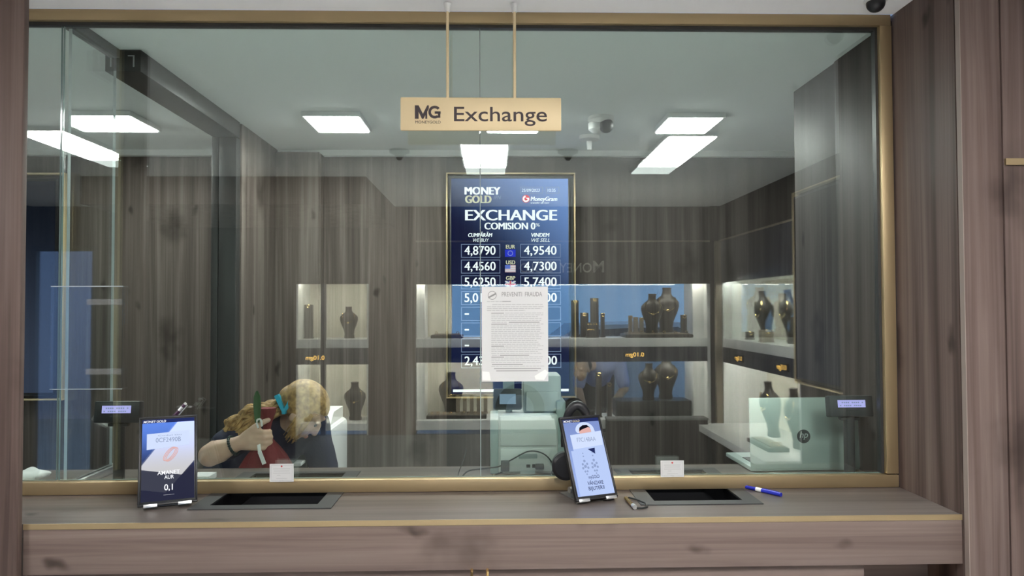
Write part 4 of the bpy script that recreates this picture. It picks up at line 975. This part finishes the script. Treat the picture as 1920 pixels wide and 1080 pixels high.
tray(-.62, -.06, -4.86, -4.62, S2, 'long tray of gold pieces on the lower shelf beside the banknote machine', 9)
bust(-.40, yv-.08, S2+.001, .42, 'dark necklace bust on the lower shelf left of the rate screen')
for i in range(5): stand(-.33+.065*i, -4.70, S2+.042, .035, .17-.012*(i % 2), ('first', 'second', 'third', 'fourth', 'fifth')[i]+' tan stand from the left on the long lower tray, mirrored in the glass', 0, 'velvet_tan')
bust(1.47, -4.69, S2+.16, .35, 'smaller necklace bust on the lower shelf by the street window')
bust(1.66, -4.80, S2+.16, .41, 'larger necklace bust on the lower shelf by the street window')
pd = thing('display_plinth', 'black plinth carrying two busts on the lower shelf, mirrored in the glass', 'plinth', (1.5, -4.75, S2))
part('block', B().box(1.16, 1.86, -4.90, -4.60, S2+.0005, S2+.158, .004), M['graphite'], pd)
stand(1.0, yv+.06, S2, .05, .42, 'tall dark stand on the lower shelf above the right tablet, mirrored in the glass')
stand(1.09, yv+.13, S2, .04, .33, 'thin dark stand right of the tall one on the lower shelf, mirrored in the glass')
tray(.55, .95, -4.85, -4.62, S2, 'dark tray on the lower shelf above the right tablet, mirrored in the glass', 6)
# right cabinet
bust(2.30, -3.84, S1+.001, .42, 'large dark bust with a pale collar in the right hand cabinet, upper shelf', PI/2)
bust(2.32, -3.35, S1+.001, .42, 'large dark bust nearest the hall in the right hand cabinet, upper shelf', PI/2)
stand(2.24, -4.10, S1, .06, .07, 'small black box at the back of the upper shelf in the right hand cabinet')
stand(2.2, -3.60, S1, .10, .10, 'tan block between the busts in the right hand cabinet', 0, 'velvet_tan')
bust(2.30, -3.72, .561, .45, 'dark bust on the lower shelf of the right hand cabinet, mirrored behind the laptop', PI/2)
bust(2.30, -3.20, .561, .45, 'shiny dark bust nearest the hall on the lower shelf of the right hand cabinet', PI/2)
tray(2.0, 2.16, -3.5, -3.05, .56, 'gold tray on the white lower shelf, mirrored behind the laptop', 4)
# left cabinet
stand(-1.74, yv, S1, .07, .32, 'tall dark stand in the narrow cabinet left of the mullion', 0)
bust(-1.36, yv, S1+.001, .30, 'small bust in the narrow cabinet, upper shelf')
tray(-1.76, -1.6, -4.86, -4.66, .565, 'small ring tray in the narrow cabinet left of the mullion', 4)
bust(-1.30, yv, .566, .36, 'dark bust in the narrow cabinet, lower shelf')
# amber price displays on the bands
def price(mtx, label):
    t = thing('price_display', label, 'price display', mtx.translation, 'amber price displays on the cabinets')
    part('housing', B().box(-.105, .105, .0, .014, -.03, .03, .003, mtx), M['black'], t)
    b = B().text('0.10gm', -.085, -.018, .036, .17, 0, bold=.008, ref='1', mtx=mtx @ Matrix.Translation((0, .0145, 0)) @ Matrix.Rotation(PI, 4, 'Z'))
    part('digits', b, M['amber'], t)
price(Matrix.Translation((1.31, HY+.009, 1.185)), 'amber price display on the cabinet band, mirrored right of the rate screen')
price(Matrix.Translation((-1.62, HY+.013, 1.17)), 'amber price display on the narrow cabinet, mirrored above the head of the woman')
price(Matrix.Translation((RX-.007, -3.95, 1.185)) @ Matrix.Rotation(PI/2, 4, 'Z'), 'amber price display nearer the corner on the right hand cabinet')
price(Matrix.Translation((RX-.007, -3.0, 1.185)) @ Matrix.Rotation(PI/2, 4, 'Z'), 'amber price display nearer the hall on the right hand cabinet')

# man outside, stooping to look in at the window
def man():
    t = thing('person', 'balding man in a lilac shirt stooping at the street window, mirrored in the glass', 'person', (1.05, -5.6, 0))
    hip = V3((1.12, -5.75, .88)); ch = V3((1.12, -5.42, 1.06)); nk = V3((.98, -5.27, 1.03)); hc = V3((.90, -5.20, 1.00)); fwd, up = V3((-.55, .72, -.40)), V3((-.2, .35, .9))
    b = B(); capsule(b, [hip, hip.lerp(ch, .5), ch], [.15, .15, .16]); capsule(b, [ch, nk, hc], [.1, .06, .055])
    A = []
    for s in (-1, 1):
        h = hip+V3((s*.09, 0, -.03)); capsule(b, [h, V3((h.x, h.y+.10, .47)), V3((h.x, h.y+.02, .08)), V3((h.x, h.y+.14, .02))], [.10, .07, .05, .035])
        s0 = ch+V3((s*.19, .02, .0)); e0 = s0+V3((s*.05, .06, -.28)); w0 = V3((1.08+s*.14, -5.38, .60)); A.append((s0, e0)); capsule(b, [s0, e0, w0], [.06, .045, .032])
        capsule(b, [w0, w0+V3((0, .02, -.06))], [.03, .034])
        for i in range(4): capsule(b, [w0+V3((-.024+.016*i, .03, -.07)), w0+V3((-.026+.017*i, .045, -.11)), w0+V3((-.026+.017*i, .04, -.14))], [.011, .0105, .009])
        capsule(b, [w0+V3((-s*.02, .02, -.03)), w0+V3((-s*.045, .05, -.06)), w0+V3((-s*.045, .06, -.09))], [.014, .012, .01])
    K = head(b, hc, fwd, up, 1.05); part('body', melt(b, .008, 3), M['skin'], t, smooth=180)
    b = B(); capsule(b, [hip, hip.lerp(ch, .5), ch], [.165, .17, .18]); capsule(b, [A[0][0], ch, A[1][0]], [.085, .17, .085]); capsule(b, [ch, ch.lerp(nk, .6)], [.12, .08])
    for s0, e0 in A: capsule(b, [s0, s0.lerp(e0, .8)], [.078, .068])
    part('shirt', melt(b, .012, 4), M['shirt'], t, smooth=180)
    b = B(); capsule(b, [hip, hip+V3((0, 0, -.05))], [.16, .15])
    for s in (-1, 1): h = hip+V3((s*.09, 0, -.03)); capsule(b, [h, V3((h.x, h.y+.10, .47)), V3((h.x, h.y+.02, .08))], [.115, .088, .07])
    part('trousers', melt(b, .014, 4), M['trouser'], t, smooth=180)
    b = B().ball((0, -.05, .012), .080, (1.04, .75, .85), K, 20); part('hair', b, M['grey_hair'], t)
man()
def car():
    t = thing('parked_car', 'silver parked car in the street, mirrored in the lower right of the glass', 'car', (1.6, -8.2, 0)); X = 1.7; Y0, Y1 = -9.1, -7.4
    pr_ = [(-2.1, .25), (-2.15, .6), (-1.9, .82), (-1.2, .92), (-.6, 1.38), (.8, 1.42), (1.5, 1.0), (2.05, .92), (2.15, .6), (2.1, .25)]
    part('body', B().prism([(X+a, Y0, z) for a, z in pr_], (0, Y1-Y0, 0)), M['car_paint'], t)
    part('side_window', B().prism([(X+a, Y1-.01, z) for a, z in ((-.95, .95), (-.5, 1.32), (.1, 1.35), (.1, .95))], (0, .02, 0)), M['car_glass'], t)
    part('side_window', B().prism([(X+a, Y1-.01, z) for a, z in ((.16, .95), (.16, 1.35), (.74, 1.36), (1.3, .98))], (0, .02, 0)), M['car_glass'], t)
    for a in (-1.35, 1.3):
        for yy_ in (Y1-.16, Y0-.02):
            w_ = part('wheel', B().cyl((X+a, yy_, .31), (X+a, yy_+.2, .31), .32, n=32), M['tyre'], t)
            part('hub_cap', B().cyl((X+a, yy_-.005, .31), (X+a, yy_+.205, .31), .18, n=24), M['silver'], w_)
car()
